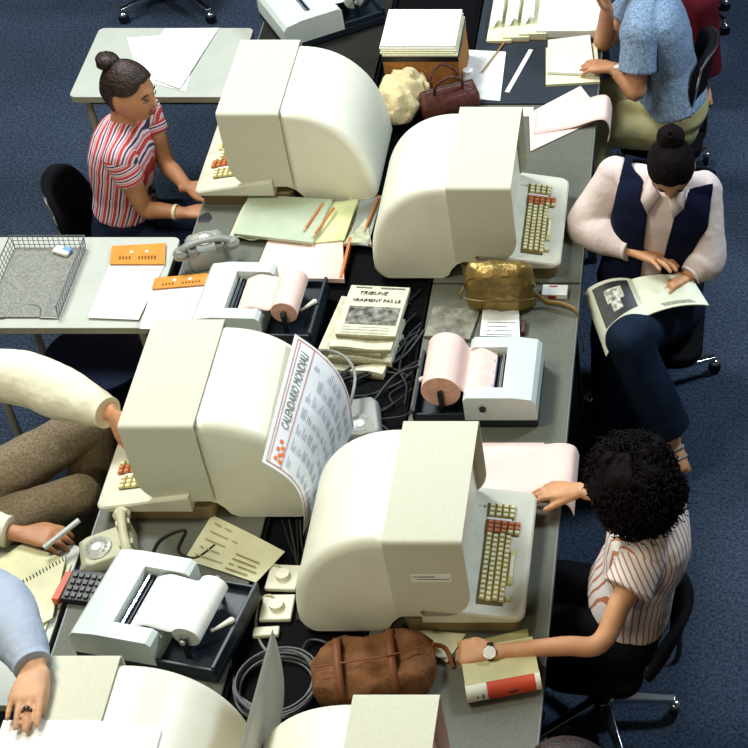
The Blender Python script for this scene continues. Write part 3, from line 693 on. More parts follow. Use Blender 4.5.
def tmat(p, ang=ang): return Matrix.Translation(p) @ Matrix.Rotation(ang, 4, 'Z')
bm = newbm(); g = [[bm.verts.new(npt(.1 + .86 * i / 8, .45 + .36 * j / 6, .0168)) for j in range(7)] for i in range(9)]
for i in range(8):
    for j in range(6): bm.faces.new((g[i][j], g[i + 1][j], g[i + 1][j + 1], g[i][j + 1]))
obj('front_page_photo', bm, mat('news_photo', (120, 118, 108), .85, var=.45, scale=45), nt_, smooth=False)
text_mesh('masthead', 'TRIBUNE', .024, M_ink, nt_, tmat(npt(.42, .17, .0175)), shear=.25)
text_mesh('headline', 'VRAIMENT PAS LE', .0205, M_ink, nt_, tmat(npt(.52, .33, .0182)))
lines(nt_, [npt(0, 0, 0), npt(1, 0, 0), npt(1, 1, 0), npt(0, 1, 0)], M_inkg, 2, .0195, .1, .95, .05, .42, .12, .1, 'small_print')
lines(nt_, [npt(0, 0, 0), npt(1, 0, 0), npt(1, 1, 0), npt(0, 1, 0)], M_inkg, 3, .0188, .08, .95, .86, .97, .2, .2, 'small_print')
# phones
def telephone(label, loc, rz, m, handset_on=True, sc=1.0):
    t = thing('telephone', label, 'telephone', loc, rz, 'rotary telephones'); t.scale = (sc,) * 3
    bm = newbm(); rings(bm, [[V((x * k, y * k + o, h)) for x, y in ((.06, -.09), (.072, -.07), (.072, .07), (.055, .09), (-.055, .09), (-.072, .07), (-.072, -.07), (-.06, -.09))] for h, k, o in ((0, 1, 0), (.012, 1.02, 0), (.035, .96, 0), (.05, .84, .004))])
    for v in bm.verts:
        if v.co.z > .03: v.co.z += max(0, v.co.y) * .28
    obj('phone_body', bm, m, t, bevel=.004)
    M_ = Matrix.Translation((0, -.03, .047)) @ Matrix.Rotation(R(8), 4, 'X')
    bm = newbm(); lathe(bm, [(.001, 0), (.047, 0), (.047, .008), (.040, .011), (.001, .011)], seg=36); bm.transform(M_); d = obj('dial', bm, mat('dial_clear', (176, 176, 158), .3), t)
    bm = newbm(); lathe(bm, [(.001, .011), (.017, .011), (.016, .014), (.001, .014)], seg=24); bm.transform(M_); obj('dial_centre', bm, M_white, d)
    for k in range(10):
        a = R(40 + k * 28); bm = newbm(); lathe(bm, [(.001, .0105), (.0062, .0105), (.0062, .0122), (.001, .0122)], (.031 * math.cos(a), .031 * math.sin(a), 0), 10); bm.transform(M_); obj('finger_hole', bm, M_greyp, d)
    if handset_on:
        h = newbm(); tube(h, [(-.092, .062, .088), (-.06, .062, .108), (0, .062, .115), (.06, .062, .108), (.092, .062, .088)], [.017, .015, .013, .015, .017], 12, round_ends=True, flat=.8)
        for x in (-.092, .092): lathe(h, [(.001, -.018), (.026, -.018), (.028, 0), (.018, .016), (.001, .018)], (x, .062, .082), 20)
        obj('handset', h, m, t)
        for x in (-.045, .045):
            bm = newbm(); bx(bm, x - .012, x + .012, .04, .085, .055, .095)
            obj('cradle', bm, m, t, bevel=.003)
    return t
telephone('grey rotary telephone with its handset on, next to the orange-headed forms', G(207, 258, DZ + .001) + V((.0, .02, 0)), R(200), M_greyp, True, .95)
telephone('grey dial telephone tucked behind the front right terminal', G(361, 432, DZ - .018) + V((0, .015, 0)), R(12), M_greyp, False, .9)
telephone('cream dial telephone between the spiral pad and pale teleprinter', G(111, 556, DZ + .001), R(-70), M_beige, True, .92)
t = thing('push_button_phone', 'black keypad device with an orange-red end at the left desk edge', 'keypad', G(86, 590, DZ + .001) + V((.0, -.005, 0)), R(-8)); t.scale = (.86, .86, .86)
bm = newbm(); rings(bm, [[V((x, y, h + (.012 if y > 0 and h > .02 else 0))) for x, y in ((.075, -.06), (.075, .06), (-.06, .06), (-.06, -.06))] for h in (0, .025)]); obj('keypad_body', bm, M_black, t, bevel=.003)
bm = newbm(); rings(bm, [[V((x, y, h)) for x, y in ((-.061, -.07), (-.061, .06), (-.085, .05), (-.085, -.07))] for h in (0, .03)]); obj('orange_end', bm, mat('orange_red_plastic', (206, 84, 36), .45), t, bevel=.004)
for i in range(5):
    for j in range(4):
        bm = newbm(); x, y = -.04 + i * .022, -.042 + j * .026; zz = .026 + .012 * (y + .06) / .12; bx(bm, x - .007, x + .007, y - .008, y + .008, zz, zz + .006); obj('key', bm, M_steel, t, smooth=False)
# paper right of the front right keyboard
pp_ = paper('computer_printout', 'pale pink printout under the hand of the curly-haired person', 'printout', [V((-.80, 3.90, z)), V((-.60, 3.90, z)), V((-.60, 3.66, z)), V((-.80, 3.66, z))], M_pink, .0015)
bm = newbm(); prof = spline([(-.80, 0, z + .0025), (-.62, 0, z + .004), (-.545, 0, z + .010), (-.505, 0, z - .004), (-.492, 0, z - .045)], 7)
rings(bm, [[V((p.x, 3.655 + (3.89 - 3.655) * j / 6 + .0 * p.x - (.03 * (1 if j == 0 else 0) * max(0, (p.x + .58) * 8)), p.z)) for j in range(7)] for p in prof], cap=False, closed=False); obj('drooping_end', bm, M_pink, pp_, solid=.0012)
# paperback, notes, leather bag at the bottom
t = thing('paperback_book', 'thick paperback with a white and red-orange spine, under the watch arm', 'book', G(500, 684, DZ + .001) + V((.0, .035, 0)), R(13))
bm = newbm(); bx(bm, -.102, .102, -.062, .064, .002, .054); obj('page_block', bm, mat('page_block', (214, 204, 148), .85, var=.08, scale=60), t, smooth=False, bevel=.002)
bm = newbm(); tube(bm, [(-.103, -.064, .0278), (.103, -.064, .0278)], .0278, 20, smooth=False)
for f in bm.faces:
    f.material_index = 1 if f.calc_center_median().x > 9 else 0
obj('spine', bm, mat('spine_white', (232, 228, 206), .6, var=.03), t)
bm = newbm(); tube(bm, [(-.045, -.0645, .0279), (.088, -.0645, .0279)], .0280, 20, smooth=False); obj('spine_orange_panel', bm, mat('spine_orange', (204, 72, 34), .6), t)
bm = newbm(); ell(bm, (.025, -.0905, .034), (.015, .004, .008)); obj('spine_emblem', bm, mat('spine_dark', (110, 34, 26), .6), t)
for xx, s_ in ((-.085, .003), (-.07, .010)):
    bm = newbm(); box(bm, (xx + .012, -.0905, .034), (.004, .004, .004 + s_)); obj('spine_lettering', bm, M_ink, t, smooth=False)
bm = newbm(); bx(bm, -.102, .102, -.06, .066, .054, .0555); obj('cover', bm, mat('cover_cream', (206, 198, 146), .7), t, smooth=False)
paper('paper_sheet', 'cream note paper under the clenched hand, left of the book', 'paper', quad(z, (413, 629), (466, 634), (447, 664), (402, 634)), M_yel, .001, lambda u, v: .006 * u * v)
paper('paper_sheet', 'torn cream sheet behind the forearm with the watch', 'paper', quad(z, (480, 640), (528, 629), (530, 652), (490, 660)), mat('manila', (206, 200, 140), .8), .002)
t = thing('leather_bag', 'tan brown leather bag between the bottom terminals', 'bag', G(375, 690, DZ - .018) + V((.0, .035, 0)), R(12))
M_tan = mat('tan_leather', (122, 82, 52), .8, var=.16, scale=18, bump=1, bscale=30)
bm = newbm(); rg = []
for k in range(21):
    x = -.17 + .34 * k / 20; e = (1 - abs(2 * k / 20 - 1) ** 8) ** .5 if 0 < k < 20 else .45
    rg.append([V((x, .095 * e * math.copysign(abs(math.cos(a)) ** .6, math.cos(a)), .052 + .052 * e * math.copysign(abs(math.sin(a)) ** .7, math.sin(a)) * (1 + .25 * math.sin(5 * x + 1)))) for a in [2 * math.pi * q / 32 for q in range(32)]])
rings(bm, rg)
for v in bm.verts: v.co += V((0, 0, 1)) * noise.noise(v.co * 18) * .026 + V((0, 1, 0)) * noise.noise(v.co * 24) * .022
obj('bag_body', bm, M_tan, t, autosm=50)
for x in (-.09, .055):
    bm = newbm(); rings(bm, [[V((x - .011, p[0], p[1])), V((x + .011, p[0], p[1]))] for p in [(.1 * math.cos(a), .066 + .072 * math.sin(a)) for a in [R(-10 + 200 * q / 14) for q in range(15)]]], cap=False, closed=False); obj('strap', bm, mat('dark_tan', (122, 68, 32), .6), t, solid=.004)
bm = newbm(); tube(bm, [(-.15, -.02, .128), (-.05, -.03, .139), (.06, -.03, .139), (.15, -.01, .128)], .0025, 8); obj('zip', bm, mat('dark_tan', (100, 64, 38), .6), t)
bm = newbm(); tube(bm, [(.165, .02, .09), (.20, .03, .05), (.215, -.02, .02)], .007, 8); obj('dangling_strap', bm, mat('dark_tan', (122, 68, 32), .6), t)
# printed sheet on left desk
q = quad(DZ + .002, (212, 515), (285, 552), (256, 583), (184, 560))
o = paper('printed_sheet', 'cream printed sheet lying askew behind the pale teleprinter', 'paper', q, M_yel, .0012, lambda u, v: .004 * math.sin(3 * u))
lines(o, q, mat('sheet_ink', (176, 168, 120), .8), 5, .0085, .1, .5, .15, .85, .2, .4)
lines(o, q, mat('sheet_ink2', (150, 140, 96), .8), 4, .0085, .55, .95, .55, .92, .35, .3)
q = [p + V((0, 0, .0)) for p in q]
# light dimmers / sockets
M_sock = mat('socket_cream', (226, 224, 200), .5)
for k, (px_, py_, w_) in enumerate(((284, 580, 1), (278, 610, 1), (267, 634, .8))):
    t = thing('socket_box', ['cream round-knobbed socket box, topmost of three by the cables', 'cream round-knobbed socket box, middle one of three by the cables', 'small cream socket box, lowest of three beside the cable coil'][k], 'socket', G(px_, py_, DZ - .018), R(-2 + 3 * k), 'socket boxes')
    s_ = .046 * w_
    bm = newbm(); bx(bm, -s_, s_, -s_ * (1 if k < 2 else .45), s_ * (1 if k < 2 else .45), 0, .016); obj('socket_plate', bm, M_sock, t, bevel=.004)
    if k < 2:
        bm = newbm(); lathe(bm, [(.001, .016), (.022, .016), (.020, .032), (.001, .032)], seg=24); obj('round_plug', bm, M_sock, t)
        bm = newbm(); tube(bm, [(0, .02, .024), (-.03, .04, .02), (-.06, .03, .008)], .003, 8); obj('plug_cord', bm, M_beige, t)
# cable coil
bm = newbm(); cc = G(277, 688, DZ - .012)
for k in range(7):
    pts = []; ph = random.random() * 6; rx_ = random.uniform(.095, .118); ry_ = random.uniform(.10, .125); ox, oy = random.uniform(-.008, .008), random.uniform(-.008, .008)
    for i in range(25):
        a = ph + 2 * math.pi * i / 24; pts.append(cc + V((ox + rx_ * math.cos(a), oy + ry_ * math.sin(a), .004 + k * .005 + .004 * math.sin(2 * a + ph))))
    tube(bm, pts, .0035, 6, n=3)
tag(obj('cable_coil', bm, mat('cable_grey', (72, 75, 73), .5)), 'coiled grey cable between the brown bag and the pale teleprinter', 'cable')
M_cab = mat('cable_black', (14, 14, 16), .55); M_cabg = mat('cable_light', (140, 142, 134), .4)
def cable(label, pts, r=.0035, m=None, group=None, n=6):
    bm = newbm(); tube(bm, pts, r, 8, n=n); return tag(obj('cable', bm, m or M_cab), label, 'cable', group)
zc = DZ - .014
def gp(z, *p): return [G(x, y, z) for x, y in p]
tel_l = G(347, 412, DZ + .02)
cable('thick grey cord arching from the grey dial telephone over the newspapers', [G(344, 418, zc + .03), G(350, 405, zc + .09), G(355, 375, zc + .12), G(345, 357, zc + .12), G(325, 350, zc + .10), G(312, 356, zc + .05), G(309, 366, zc + .01)], .005, M_cabg)
cable('light cord running from the dark printer base down to the cable coil', gp(zc, (250, 585), (258, 600), (256, 625), (262, 645), (276, 660)), .004, M_cabg)
cable('light cord curling from the lower corner of the printer base into the coil', gp(zc, (220, 645), (230, 660), (236, 690), (252, 705), (270, 708)), .004, M_cabg)
rnd = random.Random(3)
for i in range(16):
    y0_ = rnd.uniform(285, 400); pts = []; x = rnd.uniform(405, 425)
    pts = [G(x + rnd.uniform(-30, 4) * k / 2 - (18 * k if i % 3 else 4 * k), y0_ + 16 * k + rnd.uniform(-8, 8), zc + .004 + .004 * (i % 5)) for k in range(5)]
    cable('thin dark cable in the tangle beside the newspapers', pts, rnd.choice((.0028, .0035, .0042)), rnd.choice((M_cab, mat('cable_olive', (44, 44, 38), .5), mat('cable_dim', (30, 31, 34), .45))), 'tangled cables by the newspapers')
for i in range(5):
    cable('dark cable running from under the poster terminal towards the sockets', [G(285 + 5 * i + rnd.uniform(-3, 3), 520, zc + .003 * i), G(290 + 4 * i, 545, zc + .003 * i), G(300 + 2 * i + rnd.uniform(-6, 6), 575, zc + .003 * i), G(304 + rnd.uniform(-8, 8), 620, zc + .003 * i)], .003, rnd.choice((M_cab, mat('cable_olive', (44, 44, 38), .5))), 'cables by the sockets')
cable('black cord looping on the desk behind the cream telephone', gp(DZ + .005, (150, 560), (160, 540), (185, 530), (178, 550), (195, 558), (215, 545)), .004)
cable('dark cable crossing the gap behind the tan paper bag', gp(zc, (330, 70), (352, 72), (375, 85), (385, 110)), .004, mat('cable_dim', (30, 31, 34), .45))
cable('thick cable loop near the tan bag and front right terminal', gp(zc + .01, (300, 655), (310, 640), (330, 645), (335, 660), (325, 668)), .005, mat('cable_dim', (30, 31, 34), .45))
# spiral pad and sheets on the lower left table
zt = .7215
o = paper('paper_sheet', 'long cream sheet on the left-edge table under the blue sleeve', 'paper', [V((-2.25, 3.42, zt)), V((-1.965, 3.42, zt)), V((-1.975, 3.16, zt)), V((-2.25, 3.0, zt))], M_yel, .003, lambda u, v: .004 * v)
t = thing('spiral_notebook', 'cream spiral-bound pad on the left-edge table', 'notebook', (0, 0, 0))
a, b = G(-20, 608, zt + .012), G(66, 560, zt + .012)
bm = newbm(); sheet(bm, (a, b, b + V((.02, -.22, 0)), a + V((.0, -.22, 0))), .006, 6, 6); obj('lower_pages', bm, M_yel, t, smooth=False)
bm = newbm(); sheet(bm, (a + V((-.06, .10, .004)), b + V((-.14, .06, .004)), b, a), .004, 6, 6); obj('turned_page', bm, mat('pad_page', (224, 222, 178), .85), t)
bm = newbm(); n_ = 260; d = b - a; tube(bm, [a + d * (i / n_) + V((0, .006 * math.cos(i * 2 * math.pi / 10), .008 + .007 * math.sin(i * 2 * math.pi / 10))) for i in range(n_ + 1)], .0014, 5, smooth=False); obj('wire_binding', bm, M_steel, t)
# waste bin beneath the side table
t = thing('waste_bin', 'black round waste bin under the left side table', 'bin', (-2.27, 4.63, 0))
bm = newbm(); lathe(bm, [(.001, .01), (.13, .01), (.13, 0), (.145, 0), (.185, .42), (.180, .42), (.142, .02), (.001, .02)], seg=48); obj('bin_wall', bm, M_black, t)
bm = newbm(); lathe(bm, [(.182, .415), (.189, .415), (.190, .425), (.182, .426)], seg=48); obj('rim', bm, mat('bin_rim', (50, 60, 92), .4), t)
bm = newbm(); box(bm, (0.05, -.186, .40), (.055, .004, .014)); obj('brown_label', bm, M_creamd, t, smooth=False)
# ---------------------------------------------------------------- swivel chairs
def swivel_chair(label, loc, rz, base_rot=0, arms=4, armlen=.27, back=True, sz=.34, seat_half=.20, chrome_rim=True, backh=.30, bx_=-.20, bz=.07):
    """faces +x; origin on the floor under the seat column"""
    t = thing('swivel_chair', label, 'chair', loc, rz, 'black swivel chairs')
    bm = newbm(); q_ = seat_half; rslab(bm, -q_, q_, -q_, q_, sz - .03, sz + .02, q_ * .45, 8)
    obj('seat', bm, M_blackc, t, bevel=.012)
    bm = newbm(); tube(bm, [(0, 0, .07), (0, 0, sz - .03)], .022, 16, smooth=False); c_ = obj('column', bm, M_chrome, t)
    bm = newbm(); lathe(bm, [(.001, .05), (.045, .05), (.045, .105), (.03, .115), (.001, .115)], seg=24); obj('hub', bm, M_chrome, t)
    for k in range(arms):
        a = base_rot + 2 * math.pi * k / arms; d = V((math.cos(a), math.sin(a), 0)); s = V((-d.y, d.x, 0))
        bm = newbm(); rings(bm, [[d * l + s * (w_ * x) + V((0, 0, zc_ + h * y)) for x, y in ((1, 1), (-1, 1), (-1, -1), (1, -1))] for l, w_, h, zc_ in ((.035, .017, .014, .088), (armlen, .012, .009, .075))])
        ar = obj('base_arm', bm, M_chrome, t, bevel=.003)
        bm = newbm(); e = d * (armlen - .004); lathe(bm, [(.001, -.011), (.024, -.011), (.026, 0), (.024, .011), (.001, .011)], e + V((0, 0, .0265)), 20, 'X', None)
        cs = obj('caster', bm, M_black, ar)
        bm = newbm(); ell(bm, e + V((0, 0, .05)), (.021, .021, .015), seg=14); obj('caster_hood', bm, M_chrome, cs)
    if back:
        bm = newbm(); n1, n2 = 10, 14; g = []
        for i in range(n1 + 1):
            u = i / n1; row = []
            for j in range(n2 + 1):
                v = -1 + 2 * j / n2; w_ = .19 * (1 - .25 * u ** 3) * (1 if u > .05 else .9)
                e = (1 - abs(v) ** 4 * .0)
                row.append(V((bx_ - .05 * u + .055 * v * v, w_ * v, sz + bz + backh * u * (1 - .16 * v ** 4))))
            g.append(row)
        rings(bm, g, cap=False, closed=False); b = obj('backrest', bm, M_blackc, t, solid=.028)
        edge = [g[i][0] for i in range(0, n1 + 1, 2)] + [g[n1][j] for j in range(0, n2 + 1, 2)] + [g[i][n2] for i in range(n1, -1, -2)]
        if chrome_rim:
            bm = newbm(); tube(bm, [p + V((-.018, 0, 0)) for p in edge], .006, 8, n=3); obj('chrome_rim', bm, M_chrome, b)
        bm = newbm(); tube(bm, [(-.02, 0, sz - .035), (bx_ * .8, 0, sz - .03), (bx_ - .01, 0, sz + .01), (bx_ - .02, 0, sz + bz + .06)], .009, 10); obj('back_bracket', bm, M_steel, t)
    return t

# ---------------------------------------------------------------- people
def head_pt(d, hs=1.0, kind='skin'):
    """d: unit (f, s, u) -> point of the head surface in head frame"""
    f, s, u = d
    x, y, z_ = f * .096, s * .076, u * .118
    if u < 0:
        k = -u; y *= 1 - .30 * k ** 1.5
        x *= (1 - .08 * k) if f > 0 else (1 - .45 * k)
        if f > 0: x += .012 * k
    if f > 0:
        ang = s / max(.2, f + .2)
        x *= .96
        x += .027 * math.exp(-(s / .13) ** 2) * (max(0, min(1, (.16 - u) / .38)) if u > -.24 else max(0, 1 - (-.24 - u) / .07))
        for sg in (-1, 1): x -= .010 * math.exp(-((s - sg * .36) / .15) ** 2 - ((u - .06) / .11) ** 2)
        x += .005 * math.exp(-(s / .5) ** 2 - ((u - .24) / .09) ** 2)
        x += .006 * math.exp(-(s / .24) ** 2 - ((u + .47) / .06) ** 2) - .004 * math.exp(-(s / .2) ** 2 - ((u + .60) / .05) ** 2)
        x += .008 * math.exp(-(s / .3) ** 2 - ((u + .82) / .14) ** 2)
    return V((x, y, z_)) * hs
def dirs(nu, nv):
    for i in range(nv + 1):
        th = math.pi * i / nv
        yield [V((math.sin(th) * math.cos(2 * math.pi * j / nu), math.sin(th) * math.sin(2 * math.pi * j / nu), math.cos(th))) for j in range(nu)]
def add_head(bm, C, F, hs):
    rl = [[C + F @ head_pt(d, hs) for d in row] for row in dirs(72, 48)]
    rings(bm, rl, cap=True)
    for sg in (-1, 1):
        c = C + F @ (V((-.008, sg * .076, -.006)) * hs)
        ell(bm, c, (.017 * hs, .008 * hs, .030 * hs), F @ Matrix.Rotation(R(-14), 3, 'Y') @ Matrix.Rotation(R(sg * 18), 3, 'Z'), 14)
def add_hand(bm, W, d, n, t, curl=(.3, .5, .4), sc=1.0, spread=.10, thumb=(.75, .55), lens=None, curls=None):
    """W wrist, d finger direction, n out of the palm, t towards the thumb"""
    d = V(d).normalized(); n = V(n); n = (n - d * n.dot(d)).normalized(); t = V(t); t = (t - d * t.dot(d) - n * t.dot(n)).normalized()
    def sup(c, w_, h): return [c + t * (w_ * math.copysign(abs(math.cos(a)) ** .75, math.cos(a))) + n * (h * math.copysign(abs(math.sin(a)) ** .75, math.sin(a))) for a in [2 * math.pi * k / 16 for k in range(16)]]
    rings(bm, [sup(W + d * l * sc + t * o * sc, w_ * sc, h * sc) for l, w_, h, o in ((-.03, .024, .019, 0), (0, .026, .018, 0), (.025, .034, .017, .002), (.06, .041, .0155, .001), (.085, .042, .0125, 0), (.094, .038, .008, 0))])
    L = lens or (.070, .078, .073, .058)
    for i in range(4):
        o = (1.5 - i); base = W + (d * (.084 - .004 * abs(o) - (.006 if i == 3 else 0)) + t * o * .0215) * sc
        dd = (d + t * o * spread).normalized(); cu = curls[i] if curls else curl; p = base - dd * .012 * sc; pts = [p, base]; ang = 0; dirv = dd
        ax = n
        for q, (fr, c) in enumerate(zip((.46, .30, .24), cu)):
            ang += c; dirv = dd * math.cos(ang) + ax * math.sin(ang); pts.append(pts[-1] + dirv * L[i] * fr * sc)
        rf = (.0092, .0094, .0088, .0076)[i] * sc
        tube(bm, pts, [rf * 1.02, rf * 1.04, rf, rf * .92, rf * .80], 10, n=4, round_ends=True)
    tb = W + (d * .022 + t * .026 + n * .004) * sc; a, b = thumb
    d1 = (d * math.cos(a) + t * math.sin(a) + n * .25).normalized(); d2 = (d * math.cos(a - b) + t * math.sin(a - b) + n * .35).normalized()
    tube(bm, [tb - d1 * .012 * sc, tb + d1 * .034 * sc, tb + d1 * .034 * sc + d2 * .030 * sc, tb + d1 * .034 * sc + d2 * .055 * sc], [.0145 * sc, .0122 * sc, .0105 * sc, .0088 * sc], 10, n=4, round_ends=True)
class Person:
    def __init__(s, label, J, side, pose_group=None, build=1.0, head_dir=(1, 0, 0), head_up=(0, 0, 1), hs=1.0, skin=None):
        """J: pelvis, neck, head(centre), sh_r, sh_l, el_*, wr_*, hip_*, kn_*, an_*, toe_*; all world points"""
        s.J = {k: V(v) for k, v in J.items()}; J = s.J
        s.O = V((J['pelvis'].x, J['pelvis'].y, 0)); s.J = {k: v - s.O for k, v in J.items()}; J = s.J
        s.side = V(side).normalized(); s.b = build; s.skin = skin or M_skin; s.hs = hs
        s.up = (J['neck'] - J['pelvis']).normalized(); s.side = (s.side - s.up * s.side.dot(s.up)).normalized()  # side points to the person's left
        s.front = s.side.cross(s.up).normalized()
        s.F = frame(head_dir, head_up)
        s.root = thing('person', label, 'person', s.O)
    def torso_rings(s, extra=0, lo=-.10, hi=1.05, belly=0, slump=.02, k=1.0):
        J = s.J; L = (J['neck'] - J['pelvis']).length
        prof = [(-.12, .13, .10, 0), (-.05, .172, .122, 0), (.08, .178, .125, 0), (.25, .158, .112, .01), (.42, .142, .103, .012), (.60, .152, .112, .01), (.76, .165, .112, .005), (.88, .160, .094, -.005), (.95, .128, .078, -.008), (1.0, .078, .062, 0), (1.06, .052, .052, .006)]
        shc = (J['sh_l'] + J['sh_r']) / 2
        out = []
        for t, w_, dpt, fo in prof:
            if t < lo or t > hi: continue
            c = J['pelvis'].lerp(J['neck'], t) + s.front * (fo - slump * math.sin(math.pi * max(0, min(1, t)))) - V((0, 0, 0))
            c += s.front * 0
            hw = (w_ * s.b + extra) * k; hd = (dpt * s.b + extra + belly * math.exp(-((t - .3) / .2) ** 2)) * k
            sd = s.side
            out.append([c + sd * (hw * math.copysign(abs(math.cos(a)) ** .85, math.cos(a))) + s.front * (hd * math.copysign(abs(math.sin(a)) ** .9, math.sin(a))) for a in [2 * math.pi * q / 36 for q in range(36)]])
        return out
    def limb(s, bm, names, radii, flat=1.0, n=8, upto=None):
        tube(bm, [s.J[k] if isinstance(k, str) else k for k in names], radii, 18, n=n, round_ends=True, flat=flat)
    def body(s, hands={}, feet=True, voxel=.005, armr=(.048, .043, .037, .036, .025)):
        J = s.J; bm = newbm(); b = s.b
        rings(bm, s.torso_rings())
        hd = J['head']; nk = J['neck']
        chin = hd + s.F @ V((-.02, 0, -.06))
        tube(bm, [nk - s.up * .03, nk.lerp(chin, .5), chin], [.058 * b, .052 * b, .052 * b], 18, round_ends=True)
        add_head(bm, hd, s.F, s.hs)
        for q in ('l', 'r'):
            ell(bm, J['sh_' + q], (.058 * b, .055 * b, .058 * b))
            sh, el, wr = J['sh_' + q], J['el_' + q], J['wr_' + q]
            tube(bm, [sh, sh.lerp(el, .5), el, el.lerp(wr, .35), wr], [r * b for r in armr], 18, n=6, round_ends=True)
            tube(bm, [nk - s.up * .01, sh + s.up * .012], [.05 * b, .045 * b], 14, smooth=False, round_ends=True)
            if q in hands: h = hands[q]; add_hand(bm, wr, *h[0], **h[1])
            if feet:
                hp, kn, an, to = J['hip_' + q], J['kn_' + q], J['an_' + q], J['toe_' + q]
                tube(bm, [hp, hp.lerp(kn, .5), kn, kn.lerp(an, .3), an], [.085 * b, .075 * b, .053 * b, .052 * b, .034 * b], 18, n=6, round_ends=True)
                fd = (to - an).normalized()
                tube(bm, [an - fd * .035 - V((0, 0, .03)), an.lerp(to, .5) - V((0, 0, .012)), to], [.030, .034, .026], 14, flat=.8, round_ends=True)
                for k_ in range(5):
                    sd = fd.cross(V((0, 0, 1)));
                    if sd.length < .1: sd = s.side
                    sd.normalize(); p = to + sd * (k_ - 2) * .0115; tube(bm, [p, p + fd * (.028 - .004 * abs(k_ - 1))], [.0075, .0065], 8, smooth=False, round_ends=True)
        o = obj('body', bm, s.skin, s.root); bake(o, voxel, 2); s.bodyo = o; return o
    def face(s, closed=False):
        H = s.J['head']; F = s.F; hs = s.hs
        for sg in (-1, 1):
            c = H + F @ (V((.0775, sg * .029, .006)) * hs)
            if not closed:
                bm = newbm(); ell(bm, c, (.008, .013, .007), F, 14); e = obj('eye', bm, mat('eye_white', (226, 220, 210), .3), s.root)
                bm = newbm(); ell(bm, c + F @ V((.0055, 0, -.001)), (.004, .0055, .0055), F, 12); obj('iris', bm, mat('iris_dark', (40, 26, 20), .3), e)
            bm = newbm(); tube(bm, [c + F @ V((.006, -sg * .013, .000)), c + F @ V((.0105, 0, .0035 if not closed else -.004)), c + F @ V((.004, sg * .014, .0))], .0016, 6); obj('eyelash_line', bm, M_hair, s.root)
            bm = newbm(); c2 = H + F @ (V((.0850, sg * .029, .026)) * hs); tube(bm, [c2 + F @ V((.002, -sg * .014, -.002)), c2 + F @ V((.002, 0, .003)), c2 + F @ V((-.007, sg * .017, -.002))], [.0022, .003, .0015], 6); obj('eyebrow', bm, M_hair, s.root)
        bm = newbm(); m_ = H + F @ (V((.0925, 0, -.0555)) * hs)
        tube(bm, [m_ + F @ V((-.008, -.022, 0)), m_ + F @ V((.001, -.008, .003)), m_ + F @ V((.0, 0, .002)), m_ + F @ V((.001, .008, .003)), m_ + F @ V((-.008, .022, 0))], [.002, .004, .004, .004, .002], 8)
        tube(bm, [m_ + F @ V((-.007, -.018, -.004)), m_ + F @ V((.0, 0, -.008)), m_ + F @ V((-.007, .018, -.004))], [.002, .0048, .002], 8)
        obj('lips', bm, M_lip, s.root)
    def hair_cap(s, m, scale=1.10, face_lim=.12, nape=-.55, vol=(0, 0, 0), bun=None, strand=90):
        H, F, hs = s.J['head'], s.F, s.hs; bm = newbm(); rl = []
        for row in dirs(96, 64):
            rr = []
            for d in row:
                p = head_pt(V((min(d.x, .9), d.y, d.z)), hs) if d.x < 0 else V((d.x * .096, d.y * .076, d.z * .118)) * hs
                f, sd, u = d
                line = face_lim + .62 * (1 - abs(sd)) * 1.0 if f > 0 else nape
                # hairline: forehead high in front, past the ears, down to the nape
                fr = .56 - .40 * max(0, abs(sd) - .35) / .65
                w_ = max(0, min(1, (-.12 - f) / .30)); hl = nape * w_ + fr * (1 - w_)
                k = max(0, min(1, (u - hl) / .10)); k = k * k * (3 - 2 * k)
                g = .90 + (scale - .90) * k + .006 * math.sin(strand * math.atan2(d.y, d.z + .3)) * k
                q = V((p.x * g, p.y * g, p.z * g))
                rr.append(H + F @ (q + V(vol) * k))
            rl.append(rr)
        rings(bm, rl)
        h = obj('hair', bm, m, s.root, autosm=80)
        if bun:
            bc, br = bun; bm = newbm(); C = H + F @ V(bc)
            ell(bm, C, (br, br, br * .75), F, 32)
            for v in bm.verts: v.co += (v.co - C).normalized() * noise.noise(v.co * 40) * .006
            n_ = 150; tube(bm, [C + F @ V((br * (.85) * math.cos(i * .35) * (1 - i / n_ * .8), br * .85 * math.sin(i * .35) * (1 - i / n_ * .8), br * .55 * (i / n_) + .25 * br)) for i in range(n_ // 1)], .0055, 6, smooth=False)
            obj('bun', bm, m, h, autosm=80)
        return h
    def torso_cloth(s, name, m, extra=.013, lo=-.06, hi=1.0, voxel=.007, fold=(.006, .09), k=1.0, belly=0):
        bm = newbm(); b = s.b; J = s.J
        rings(bm, s.torso_rings(extra, lo, hi, belly))
        for q in ('l', 'r'):
            ell(bm, J['sh_' + q] - s.side * (.012 if q == 'l' else -.012), ((.058 * b + extra),) * 3)
            tube(bm, [J['neck'] - s.up * .008, J['sh_' + q] + s.up * .013], [.048 * b + extra, .047 * b + extra], 14, smooth=False, round_ends=True)
        o = obj(name, bm, m, s.root); bake(o, voxel, 4, fold); return o
